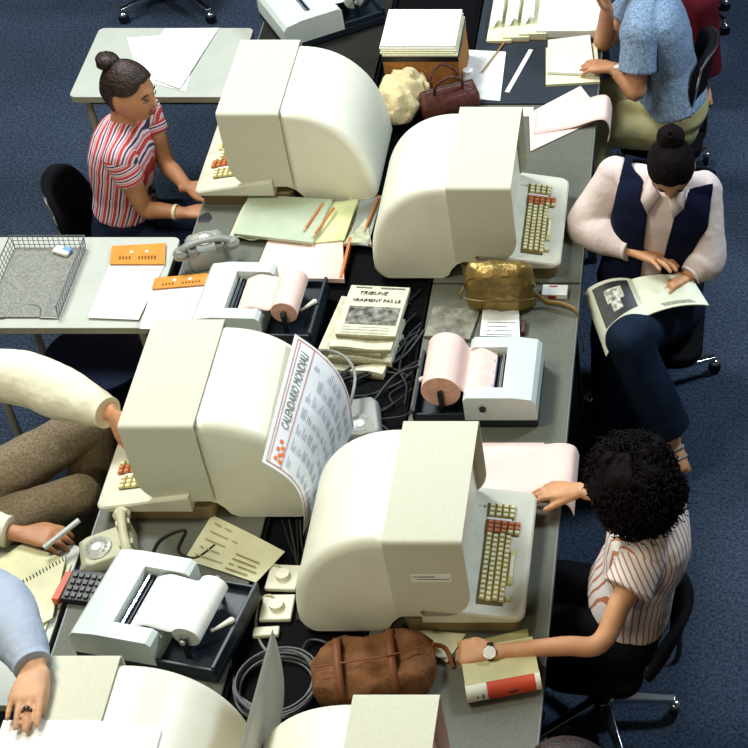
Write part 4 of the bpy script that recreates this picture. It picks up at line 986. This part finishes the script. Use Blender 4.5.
    def sleeve(s, parent, q, m, t_end, extra=.014, loose=.01, fold=(.006, .07), name='sleeve', voxel=.006):
        J = s.J; sh, el, wr = J['sh_' + q], J['el_' + q], J['wr_' + q]; b = s.b
        bm = newbm()
        if t_end <= 1:
            e = sh.lerp(el, t_end); pts = [sh + (sh - el) * .02, sh.lerp(e, .5), e]; rad = [.052 * b + extra, .049 * b + extra + loose * .4, .046 * b + extra + loose]
            tube(bm, pts, rad, 24, n=8)
            ell(bm, sh, (.054 * b + extra,) * 3)
        else:
            e = el.lerp(wr, t_end - 1); pts = [sh, sh.lerp(el, .5), el, el.lerp(e, .5), e]
            tube(bm, pts, [.054 * b + extra, .047 * b + extra + loose * .6, .042 * b + extra + loose, .038 * b + extra + loose, .030 * b + extra * .7], 24, n=8)
            ell(bm, sh, (.056 * b + extra,) * 3)
        o = obj(name, bm, m, parent); bake(o, voxel, 3, fold)
        if t_end > 1:
            d = (e - el).normalized(); bm = newbm(); tube(bm, [e - d * .035, e + d * .006], .034 * b + extra * .7, 24, smooth=False); c = obj('cuff', bm, m, parent, bevel=.002)
        return o
    def trousers(s, m, name='trousers', extra=.014, end=.95, loose=.012, fold=(.010, .12), voxel=.008):
        J = s.J; bm = newbm(); b = s.b
        rings(bm, s.torso_rings(extra, -.13, .27))
        for q in ('l', 'r'):
            hp, kn, an = J['hip_' + q], J['kn_' + q], J['an_' + q]; e = kn.lerp(an, end)
            tube(bm, [hp, hp.lerp(kn, .5), kn], [.098 * b + extra, .082 * b + extra, .062 * b + extra], 24, n=8, round_ends=True)
            tube(bm, [kn, kn.lerp(e, .5), e], [.062 * b + extra, .058 * b + extra + loose * .5, .052 * b + extra + loose], 24, n=8)
            ell(bm, kn, (.063 * b + extra,) * 3)
        ell(bm, (J['hip_l'] + J['hip_r']) / 2, (.12, .12, .10))
        o = obj(name, bm, m, s.root); bake(o, voxel, 4, fold); return o
    def shoes(s, m, qs=('l', 'r')):
        for q in qs:
            an, to = s.J['an_' + q], s.J['toe_' + q]; fd = (to - an).normalized(); bm = newbm()
            tube(bm, [an - fd * .04 - V((0, 0, .035)), an.lerp(to, .5) - V((0, 0, .012)), to + fd * .03], [.040, .044, .036], 16, flat=.85, round_ends=True); obj('shoe', bm, m, s.root)
def legs(hl, hr, kl, kr, al, ar, tl, tr): return dict(hip_l=hl, hip_r=hr, kn_l=kl, kn_r=kr, an_l=al, an_r=ar, toe_l=tl, toe_r=tr)
M_jean = mat('blue_denim', (28, 38, 60), .85, var=.15, scale=60, bump=.3, bscale=200)
M_navy = mat('navy_trousers', (18, 24, 42), .85, var=.12)

# --- 1: person in the red, white and navy striped T-shirt, facing right
J = dict(pelvis=(-2.29, 5.235, .50), neck=(-2.205, 5.265, .965), head=(-2.150, 5.27, 1.105),
         sh_r=(-2.195, 5.125, .915), sh_l=(-2.165, 5.41, .925), el_r=G(146, 209, .70), wr_r=G(184, 213, .70), el_l=G(166, 163, .74), wr_l=G(187, 187, .70))
J.update(legs((-2.27, 5.32, .47), (-2.27, 5.15, .47), (-1.90, 5.24, .55), (-1.89, 5.05, .55), (-1.90, 5.24, .09), (-1.90, 5.03, .09), (-1.78, 5.24, .035), (-1.78, 5.03, .035)))
p = Person('person in a red and navy striped T-shirt with hair in a bun', J, (0, 1, 0), head_dir=(1, -.30, -.12), head_up=(.1, 0, 1), build=.88, hs=.98, skin=M_skint)
p.body({'r': (((1, .12, 0), (0, 0, -1), (0, 1, .1)), dict(sc=.92)), 'l': (((1, -.05, .0), (0, 0, -1), (0, -1, 0)), dict(sc=.92))})
p.face(closed=True); p.hair_cap(M_hair, 1.12, bun=((-.070, 0, .112), .040))
cs = [(0, (196, 62, 58)), (.30, (226, 208, 212)), (.46, (52, 46, 84)), (.62, (226, 208, 212)), (.78, (206, 120, 130)), (.92, (226, 208, 212))]
sh = p.torso_cloth('t_shirt', stripes('striped_shirt', (.9, -.12, -.30), .034, cs, .5), .012, .10, 1.0, fold=(.005, .08))
dr = (p.J['el_r'] - p.J['sh_r']); dl = (p.J['el_l'] - p.J['sh_l'])
p.sleeve(sh, 'r', stripes('striped_sleeve_r', dr, .034, cs, .3), .42, .008, .006, (.004, .06)); p.sleeve(sh, 'l', stripes('striped_sleeve_l', dl, .034, cs, .3), .42, .008, .006, (.004, .06))
p.trousers(M_jean, 'jeans', .008); p.shoes(M_blackc)
bm = newbm(); w_ = p.J['wr_r']; d = (w_ - p.J['el_r']).normalized(); lathe(bm, [(.026, -.006), (.030, -.006), (.030, .006), (.026, .006), (.026, -.006)], w_ - d * .03, 24, 'Z', d.to_track_quat('Z', 'Y').to_matrix())
o = obj('bracelet', bm, mat('bracelet_pale', (236, 224, 180), .3), None); o.location = p.O; tag(o, 'pale bracelet on the wrist of the striped-shirt person', 'bracelet')
swivel_chair('black shell swivel chair under the person in the striped T-shirt', (-2.30, 5.23, 0), R(4), .6, bx_=-.17, sz=.33, backh=.36)

# --- 2: person in the blue short-sleeved shirt and khaki trousers, facing left, head cut by the top edge
J = dict(pelvis=G(672, 128, .50), neck=G(640, 8, 1.02), head=G(608, -14, 1.16))
J['pelvis'] = V((-.25, 6.03, .50)); J['neck'] = V((-.35, 6.06, .985)); J['head'] = V((-.46, 6.09, 1.11))
J.update(sh_l=(-.37, 5.89, .93), sh_r=(-.345, 6.21, .93), el_l=V((-.375, 5.595, .665)), wr_l=V((-.520, 5.86, .775)), el_r=(-.54, 5.97, .765), wr_r=(-.50, 6.00, 1.00))
J['wr_l'] = G(613, 68, .79); J['el_l'] = G(636, 92, .72)
J['el_r'] = G(604, 42, .76); J['wr_r'] = G(607, 8, .98)
J.update(legs((-.26, 5.95, .46), (-.24, 6.11, .46), (-.58, 5.86, .53), (-.60, 6.03, .53), (-.58, 5.80, .09), (-.60, 6.03, .09), (-.70, 5.8, .03), (-.72, 6.03, .03)))
p = Person('person in a short-sleeved blue shirt and khaki trousers leaning on a desk', J, (0, -1, 0), head_dir=(-1, .05, -.45), head_up=(-.3, 0, 1), build=1.0, skin=M_skint)
p.body({'l': (((-.95, .25, -.05), (0, 0, -1), (-.1, 1, 0)), dict(curl=(.25, .35, .25))), 'r': (((-.0, -.1, 1), (-1, 0, 0), (0, -1, 0)), dict(curl=(.6, .7, .5)))})
p.hair_cap(M_hair, 1.08)
M_bl = mat('light_blue_cloth', (128, 148, 172), .85, var=.22, scale=110, bump=.2, bscale=120)
sh = p.torso_cloth('shirt', M_bl, .022, -.02, 1.0, fold=(.008, .10)); p.sleeve(sh, 'l', M_bl, .62, .018, .012, (.006, .07)); p.sleeve(sh, 'r', M_bl, .62, .018, .012, (.006, .07))
p.trousers(mat('khaki_cloth', (188, 178, 128), .85, var=.06), 'trousers', .018); p.shoes(M_blackc)
bm = newbm(); w_ = p.J['wr_l']; d = (w_ - p.J['el_l']).normalized(); qt = d.to_track_quat('Z', 'Y').to_matrix(); lathe(bm, [(.025, -.006), (.028, -.006), (.028, .006), (.025, .006), (.025, -.006)], w_ - d * .022, 20, 'Z', qt)
wt = thing('wristwatch', 'silver wristwatch on the arm of the blue-shirted person', 'watch', p.O); bb = obj('band', bm, M_chrome, wt)
bm = newbm(); ell(bm, w_ - d * .022 + V((0, 0, .028)), (.014, .014, .004), seg=20); obj('watch_face', bm, M_white, wt)
bm = newbm(); g0 = [(-.245, 5.555, .60), (-.245, 5.535, .53), (-.24, 5.53, .45), (-.238, 5.535, .36)]
pl_ = [G(643, 92, .60), G(642, 108, .56), G(641, 125, .50), G(640, 140, .40)]
rings(bm, [[V(q_) + V((-.016, -.03, 0)), V(q_) + V((.016, -.03, 0))] for q_ in pl_], cap=False, closed=False); tag(obj('cloth_belt', bm, mat('belt_blue', (92, 112, 136), .85), solid=.003), 'blue cloth belt hanging beside the khaki trousers', 'belt')
swivel_chair('black swivel chair with white tubular arms under the blue-shirted person', (-.30, 6.08, 0), R(176), R(-125), 4, .28, seat_half=.17, sz=.33, backh=.25, bx_=-.165, bz=.21)

# --- 3: person in the dark maroon clothes at the top right
J = dict(pelvis=(-.13, 7.35, .50), neck=(-.12, 7.42, .98), head=(-.12, 7.39, 1.12), sh_l=(.04, 7.40, .93), sh_r=(-.28, 7.40, .93), el_l=(.08, 7.22, .72), wr_l=(-.02, 7.05, .62), el_r=(-.32, 7.22, .72), wr_r=(-.22, 7.05, .62))
J.update(legs((-.05, 7.33, .47), (-.21, 7.33, .47), G(700, 2, .52), G(672, -4, .52), G(703, 85, .08), G(690, 60, .08), G(706, 99, .035), G(688, 74, .035)))
p = Person('person in dark maroon trousers with a bare foot, at the top right', J, (1, 0, 0), head_dir=(0, -1, -.2), build=.95)
p.body({'l': (((-.2, -1, -.2), (0, 0, -1), (-1, 0, 0)), {}), 'r': (((.2, -1, -.2), (0, 0, -1), (1, 0, 0)), {})})
p.face(); p.hair_cap(M_hair, 1.1)
M_mar = mat('maroon_cloth', (92, 24, 34), .85, var=.12); sh = p.torso_cloth('shirt', M_mar); p.sleeve(sh, 'l', M_mar, 1.9); p.sleeve(sh, 'r', M_mar, 1.9); p.trousers(M_mar, 'trousers', .02, end=.80, loose=.02)

# --- 4: person reading the magazine
J = dict(pelvis=(-.315, 4.885, .50), neck=(-.236, 4.895, .99), head=(-.215, 4.835, 1.11),
         sh_r=G(616, 176, .93), sh_l=G(703, 190, .92), el_r=G(586, 226, .76), wr_r=G(634, 251, .765), el_l=G(707, 258, .72), wr_l=G(690, 276, .69))
J.update(legs((-.22, 4.85, .46), (-.40, 4.85, .46), G(628, 340, .60), G(612, 335, .52), G(672, 440, .16), G(618, 440, .09), G(682, 466, .08), G(612, 462, .04)))
p = Person('person in a dark navy waistcoat over a pale shirt, reading a magazine', J, (1, -.10, 0), head_dir=(-.02, -.70, -.70), head_up=(0, -.7, .7), build=.95, hs=.98)
p.body({'r': (((.75, -.42, .05), (-.3, -.3, -1), (.45, .9, 0)), dict(curl=(.15, .25, .2), spread=.12, thumb=(.7, .3), sc=1.08)), 'l': (((-.75, -.45, .05), (0, -.2, -1), (-.2, 1, .2)), dict(curl=(.4, .5, .4)))}, armr=(.048, .043, .038, .035, .025))
p.face(closed=True); p.hair_cap(M_hairb, 1.13, bun=((-.085, 0, .100), .046), nape=-.5)
M_ps = mat('pale_pink_cloth', (226, 208, 200), .85, var=.03, bump=.2, bscale=60)
sh = p.torso_cloth('blouse', M_ps, .010, .0, 1.0, fold=(.005, .08)); p.sleeve(sh, 'r', M_ps, 1.92, .018, .014, (.008, .07)); p.sleeve(sh, 'l', M_ps, 1.92, .016, .012, (.008, .07))
# waistcoat: an open shell round the torso
M_vest = mat('dark_navy_wool', (17, 21, 44), .9, var=.1, bump=.3, bscale=150)
vest = p.torso_cloth('waistcoat', M_vest, .024, .02, 1.0, fold=(.003, .08))
bm = newbm(); bm.from_mesh(vest.data); kill = []
for f in bm.faces:
    c = f.calc_center_median(); r = c - p.J['pelvis']; L_ = (p.J['neck'] - p.J['pelvis']).length
    u_ = r.dot(p.up) / L_; sd_ = (c - p.J['pelvis'].lerp(p.J['neck'], u_)).dot(p.side); fr_ = (c - p.J['pelvis'].lerp(p.J['neck'], u_)).dot(p.front)
    gap = .036 + .030 * max(0, u_ - .5) + .03 * (u_ > .93)
    if (fr_ > 0 and abs(sd_) < gap and u_ > .03) or u_ < .035 or u_ > 1.03 or (abs(sd_) < .075 and u_ > .985) or (u_ > .60 and abs(sd_) > .158 + .03 * (1 - u_)): kill.append(f)
bmesh.ops.delete(bm, geom=kill, context='FACES')
for _ in range(14):
    mv = {}
    for v in bm.verts:
        nb = [e.other_vert(v) for e in v.link_edges if e.is_boundary]
        if len(nb) == 2: mv[v] = v.co * .4 + (nb[0].co + nb[1].co) * .3
    for v, c in mv.items(): v.co = c
bm.to_mesh(vest.data); bm.free()
md = vest.modifiers.new('solid', 'SOLIDIFY'); md.thickness = .008; md.offset = 0
bm = newbm()
for sg in (-1, 1):
    n0 = p.J['neck'] + p.front * .055 + p.up * .035
    rings(bm, [[n0 + p.side * sg * a + p.front * b + p.up * c for a, b, c in q_] for q_ in (((.065, -.06, .0), (.07, -.02, -.022)), ((.045, .012, .0), (.075, .03, -.06)), ((.012, .022, -.03), (.045, .055, -.095)))], cap=False, closed=False)
obj('collar', bm, M_ps, sh, solid=.004)
p.trousers(mat('dark_teal_denim', (20, 32, 50), .85, var=.15), 'trousers', .018, end=.88, loose=.022)
for q in ('l',):
    an, to = p.J['an_' + q], p.J['toe_' + q]; fd = (to - an).normalized(); sd = fd.cross(V((0, 0, 1))).normalized(); nn_ = sd.cross(fd)
    bm = newbm(); c = an.lerp(to, .5); tube(bm, [an - fd * .05 - nn_ * .042, c - nn_ * .042, to + fd * .035 - nn_ * .034], [.030, .036, .030], 14, flat=.25, up=nn_)
    so = obj('sandal', bm, M_black, p.root)
    bm = newbm()
    for k in (.35, .7): cc_ = an.lerp(to, k) - nn_ * .008; tube(bm, [cc_ + sd * .037 - nn_ * .02, cc_ + sd * .024 + nn_ * .022, cc_ - sd * .024 + nn_ * .022, cc_ - sd * .037 - nn_ * .02], .005, 8)
    obj('sandal_strap', bm, M_greyp, so)
p.shoes(M_black, ('r',))
swivel_chair('swivel chair with chrome base under the magazine reader', (-.315, 4.885, 0), R(-92), R(115), 4, .26, sz=.33, backh=.22, bx_=-.17)
# magazine, open across the lap
t = thing('open_magazine', 'open magazine with a dark photo on its left page, held on the lap', 'magazine', (0, 0, 0))
a0, a1 = G(632, 280, .69), G(648, 316, .64)   # spine far / near
l0, l1 = G(583, 293, .68), G(606, 357, .57)
r0, r1 = G(692, 279, .69), G(709, 306, .655)
def page(name, q, m, bow): bm = newbm(); sheet(bm, q, .004, 12, 8, lambda u, v: bow * math.sin(math.pi * u) ** .8 * (1)); return obj(name, bm, m, t)
mp_ = mat('magazine_page', (214, 216, 190), .45, var=.03)
lq = (a0, l0, l1, a1); rq = (a0, r0, r1, a1)
page('left_pages', lq, mp_, .028); page('right_pages', rq, mp_, .020)
def qpt(q, u, v, bow, h): a, b, c, d = q; return a * (1 - u) * (1 - v) + b * u * (1 - v) + c * u * v + d * (1 - u) * v + V((0, 0, bow * math.sin(math.pi * max(u, 1e-5)) ** .8 + .004 + h))
def qpatch(q, bow, u0, u1, v0, v1, h, m, name):
    bm = newbm(); n = 10; g = [[bm.verts.new(qpt(q, u0 + (u1 - u0) * i / n, v0 + (v1 - v0) * j / n, bow, h)) for j in range(n + 1)] for i in range(n + 1)]
    for i in range(n):
        for j in range(n): bm.faces.new((g[i][j], g[i + 1][j], g[i + 1][j + 1], g[i][j + 1]))
    return obj(name, bm, m, t)
qpatch(lq, .028, .12, .84, .06, .72, .0008, mat('page_photo_dark', (34, 34, 30), .5, var=.3, scale=30), 'photo')
qpatch(lq, .028, .30, .66, .18, .42, .0016, mat('page_photo_light', (190, 190, 172), .5, var=.45, scale=60), 'photo_subject')
qpatch(lq, .028, .40, .60, .42, .60, .0016, mat('page_photo_light', (190, 190, 172), .5), 'photo_subject')
for k in range(3): qpatch(rq, .020, .25 + .02 * k, .75 + .03 * k, .84 + .035 * k, .855 + .035 * k, .001, M_inkg, 'text_line')

# --- 5: curly-haired person in the striped blouse, facing left
J = dict(pelvis=(-.335, 3.45, .50), neck=(-.228, 3.40, .985), head=(-.295, 3.43, 1.10),
         sh_l=G(644, 556, .925), sh_r=(-.30, 3.53, .93), el_l=G(600, 643, .80), wr_l=G(492, 652, .80), el_r=G(622, 505, .84), wr_r=G(580, 490, .80))
J['el_r'] = G(628, 508, .80)
J.update(legs((-.33, 3.34, .46), (-.33, 3.50, .46), (-.70, 3.34, .54), (-.70, 3.52, .54), (-.68, 3.34, .09), (-.68, 3.52, .09), (-.80, 3.34, .035), (-.80, 3.52, .035)))
p = Person('curly dark-haired person in a white blouse with thin rust stripes, wearing a round watch', J, (0.1, -1, 0), head_dir=(-.75, .45, -.5), head_up=(-.3, .2, 1), build=.88, hs=.97)
p.body({'l': (((-1, .0, .0), (0, .2, -1), (0, 1, .2)), dict(curl=(.9, 1.0, .7), sc=.95, thumb=(.5, .5))), 'r': (((-1, -.03, .02), (0.0, -.2, -1), (0, -1, .1)), dict(curls=[(.10, .40, .45), (.12, .30, .35), (.20, .35, .35), (.30, .4, .35)], sc=1.02, spread=.09, thumb=(.42, .1)))}, armr=(.042, .039, .034, .032, .023))
p.face()
bm = newbm(); C = p.J['head']; HC = C + V((.006, -.022, .012))
ell(bm, HC, (.118, .130, .118), seg=40)
ell(bm, HC + V((.03, -.035, -.03)), (.10, .09, .10), seg=30)
for v in bm.verts: v.co += (v.co - C).normalized() * (noise.noise(v.co * 22) * .022 + noise.noise(v.co * 70) * .022)
rn = random.Random(5)
fdir = (p.F @ V((1, 0, -.35))).normalized()
for k in range(1100):
    d = V((rn.gauss(0, 1), rn.gauss(0, 1), rn.gauss(.35, 1))).normalized()
    if d.dot(fdir) > .86 and d.z < .1: continue
    base = HC + V((d.x * .119, d.y * .131, d.z * .120)) + (V((.02, -.015, -.02)) if d.y < 0 else V())
    s1 = d.orthogonal().normalized(); s2 = d.cross(s1); ph = rn.random() * 6; rr_ = rn.uniform(.006, .011); L_ = rn.uniform(.03, .055)
    tang = (s1 * math.cos(ph) + s2 * math.sin(ph)); ax = (tang * .8 + d * .25 + V((0, 0, -.3))).normalized(); e1 = ax.orthogonal().normalized(); e2 = ax.cross(e1)
    tube(bm, [base + ax * (L_ * i / 12) + (e1 * math.cos(i * .85) + e2 * math.sin(i * .85)) * rr_ for i in range(13)], [.0035, .003, .0015], 4, smooth=False)
obj('curly_hair', bm, M_hairb, p.root, autosm=80)
cw = [(0, (232, 224, 220)), (.66, (186, 122, 84)), (.94, (232, 224, 220))]
sh = p.torso_cloth('blouse', stripes('rust_stripes', (.75, .62, -.12), .0165, cw, .9),   .021, .02, 1.0, fold=(.007, .09))
p.sleeve(sh, 'l', stripes('rust_stripes_sleeve', (.95, .35, .25), .0160, cw, .5), .40, .020, .014, (.004, .06)); p.sleeve(sh, 'r', stripes('rust_stripes_sleeve_far', (.3, 1, 0), .0165, cw, .5), .3, .014, .008, (.004, .06))
p.trousers(mat('black_trousers', (15, 15, 20), .85), 'trousers', .014); p.shoes(M_black)
w_ = p.J['wr_l'] - V((.003, 0, 0)); d = (p.J['wr_l'] - p.J['el_l']).normalized(); qt = d.to_track_quat('Z', 'Y').to_matrix()
t = thing('wristwatch', 'round white-faced wristwatch on a dark strap above the paperback', 'watch', p.O)
bm = newbm(); lathe(bm, [(.0245, -.008), (.0275, -.008), (.0275, .008), (.0245, .008), (.0245, -.008)], w_, 24, 'Z', qt); obj('strap', bm, M_black, t)
bm = newbm(); Mw = Matrix.Rotation(R(38), 3, 'X')
lathe(bm, [(.001, .022), (.0185, .022), (.0195, .028), (.017, .031), (.001, .031)], w_, 28, 'Z', Mw); obj('watch_case', bm, M_chrome, t)
bm = newbm(); lathe(bm, [(.001, .0305), (.016, .0305), (.016, .0318), (.001, .0318)], w_, 28, 'Z', Mw); obj('watch_face', bm, M_white, t)
swivel_chair('swivel chair with a silver star base under the curly-haired person', (-.425, 3.40, 0), R(172), R(-172), 5, .235, seat_half=.155, sz=.33, backh=.15, bx_=-.24, bz=.13, chrome_rim=False)

# --- 6: person in the cream shirt and grey-brown trousers at the left edge
J = dict(pelvis=(-2.62, 3.80, .50), neck=(-2.66, 3.83, 1.03), head=(-2.62, 3.83, 1.18),
         sh_l=(-2.62, 3.99, .98), sh_r=(-2.62, 3.66, .96), el_l=G(24, 378, .90), wr_l=G(113, 415, .93), el_r=(-2.44, 3.55, .80), wr_r=G(22, 534, .765))
J.update(legs((-2.52, 3.90, .46), (-2.52, 3.70, .46), G(97, 420, .60), G(78, 496, .54), G(84, 540, .14), G(110, 570, .09), G(112, 556, .05), G(150, 560, .04)))
p = Person('person in a cream shirt and grey-brown trousers reaching to a terminal hood', J, (0, 1, 0), head_dir=(1, 0, -.2), build=.88, skin=M_skint)
p.body({'l': (((.45, -.75, -.15), (.7, .35, -.3), (.5, -.4, .6)), dict(curl=(.2, .3, .3), thumb=(.5, .4))), 'r': (((1, -.10, -.02), (0, 0, -1), (0, 1, 0)), dict(curl=(.35, .45, .3)))})
p.face(); p.hair_cap(M_hair, 1.08)
M_cs = mat('cream_shirt', (232, 226, 200), .85, var=.03, bump=.2, bscale=50)
sh = p.torso_cloth('shirt', M_cs, .02, -.05, 1.0, fold=(.008, .1)); p.sleeve(sh, 'l', M_cs, 1.93, .030, .020, (.010, .08)); p.sleeve(sh, 'r', M_cs, 1.86, .026, .014, (.008, .08))
M_tw = mat('grey_brown_tweed', (150, 132, 104), .9, var=.16, scale=120, bump=.3, bscale=220)
p.trousers(M_tw, 'trousers', .016, fold=(.014, .12), loose=.018, end=.80); p.shoes(M_black)
bm = newbm(); a, b = G(44, 548, .775), G(83, 517, .80); tube(bm, [a, a.lerp(b, .9)], .008, 8, smooth=False)
tag(obj('white_pen', bm, M_pcase), 'pale blue-white pen held above the left-edge table by the brown hand', 'pen')
swivel_chair('dark swivel chair at the left edge under the person in the cream shirt', (-2.60, 3.80, 0), R(0), .4, sz=.33, backh=.2, bx_=-.22)

# --- 7: person in the pale blue shirt, only forearm and hand in view
J = dict(pelvis=(-2.18, 2.62, .92), neck=(-2.14, 2.86, 1.36), head=(-2.06, 2.88, 1.50), sh_l=(-2.06, 3.02, 1.28), sh_r=(-2.20, 2.70, 1.28),
         el_l=G(-4, 600, 1.16), wr_l=G(34, 668, 1.185), el_r=(-2.26, 2.55, 1.05), wr_r=(-2.16, 2.40, .90))
J.update(legs((-2.20, 2.70, .88), (-2.20, 2.54, .88), (-2.22, 2.72, .48), (-2.22, 2.52, .48), (-2.26, 2.73, .09), (-2.26, 2.51, .09), (-2.14, 2.74, .035), (-2.14, 2.50, .035)))
J['pelvis'] = V((-2.40, 2.62, .92)); J['neck'] = V((-2.33, 2.86, 1.36)); J['head'] = V((-2.28, 2.88, 1.50)); J['sh_l'] = V((-2.22, 2.98, 1.28)); J['sh_r'] = V((-2.36, 2.68, 1.28)); J['el_r'] = V((-2.40, 2.52, 1.05)); J['wr_r'] = V((-2.28, 2.36, .92))
for k in ('hip_l', 'hip_r', 'kn_l', 'kn_r', 'an_l', 'an_r', 'toe_l', 'toe_r'): J[k] = V(J[k]) + V((-.2, 0, 0))
p = Person('person in a pale blue long-sleeved shirt, only a ringed hand and forearm in view', J, (.35, 1, 0), head_dir=(1, -.4, -.3), build=1.0, skin=M_skinl)
p.body({'l': (((.05, -1, -.03), (0, -.05, -1), (1, 0, 0)), dict(curl=(.10, .12, .12), spread=.03, thumb=(.2, .2), sc=1.08)), 'r': (((1, -.3, -.3), (0, 0, -1), (0, 1, 0)), {})})
p.face(); p.hair_cap(M_hair, 1.08)
M_pb = mat('pale_blue_cloth', (170, 180, 196), .85, var=.05, bump=.2, bscale=60)
sh = p.torso_cloth('shirt', M_pb, .02, -.15, 1.0, fold=(.008, .1)); p.sleeve(sh, 'l', M_pb, 1.96, .020, .016, (.010, .08)); p.sleeve(sh, 'r', M_pb, 1.9)
p.trousers(mat('grey_trousers', (60, 62, 70), .85), 'trousers', .016); p.shoes(M_black)
w_ = p.J['wr_l']; c = w_ + V((.018, -.125, -.006)); bm = newbm(); lathe(bm, [(.0095, -.003), (.012, -.003), (.012, .003), (.0095, .003), (.0095, -.003)], c, 16, 'Y'); ell(bm, c + V((0, 0, .013)), (.009, .007, .005), seg=12)
o = obj('finger_ring', bm, mat('dark_ring', (70, 62, 44), .3, metal=.6), None); o.location = p.O; tag(o, 'dark ring on a finger of the hand resting on the terminal', 'ring')

# --- 8: head at the bottom edge
J = dict(pelvis=(-.42, 2.16, .50), neck=(-.43, 2.30, .97), head=(-.44, 2.36, 1.10), sh_l=(-.43, 2.16, .92), sh_r=(-.42, 2.46, .90), el_l=(-.58, 2.12, .74), wr_l=(-.76, 2.20, .79), el_r=(-.52, 2.50, .74), wr_r=(-.72, 2.40, .79))
J['head'] = G(572, 780, 1.12) ; dx = J['head'] - V((-.44, 2.36, 1.12))
for k in J: J[k] = V(J[k]) + (V((dx.x, dx.y, 0)) if k != 'head' else V())
J.update(legs(J['pelvis'] + V((-.02, -.08, -.04)), J['pelvis'] + V((-.02, .08, -.04)), J['pelvis'] + V((-.36, -.08, .03)), J['pelvis'] + V((-.36, .08, .03)), J['pelvis'] + V((-.34, -.08, -.41)), J['pelvis'] + V((-.34, .08, -.41)), J['pelvis'] + V((-.46, -.08, -.465)), J['pelvis'] + V((-.46, .08, -.465))))
p = Person('person at the bottom edge, only the top of brown hair in view', J, (0, -1, 0), head_dir=(-1, 0, -.4), head_up=(-.3, 0, 1), build=.9)
p.body({'l': (((-1, 0, 0), (0, 0, -1), (0, 1, 0)), {}), 'r': (((-1, 0, 0), (0, 0, -1), (0, -1, 0)), {})}); p.face(); p.hair_cap(M_hair, 1.16, strand=60)
M_pk = mat('pink_cloth', (216, 120, 140), .85); sh = p.torso_cloth('blouse', M_pk); p.sleeve(sh, 'l', M_pk, 1.9); p.sleeve(sh, 'r', M_pk, 1.9); p.trousers(M_navy); p.shoes(M_black)
# chair base at the top left
swivel_chair('swivel chair at the top left edge, only two chrome legs of its base in view', (-2.73, 7.60, 0), R(90), R(-135), 4, .30)
swivel_chair('swivel chair under the person in dark maroon at the top right edge', (-.15, 7.40, 0), R(-90), R(45), 4, .15, sz=.33, backh=.2, bx_=-.2)
swivel_chair('swivel chair under the brown-haired person at the bottom edge', J['pelvis'] * 1 - V((0, 0, J['pelvis'].z)), R(180), R(45), 4, .24, sz=.33, backh=.2, bx_=-.2)
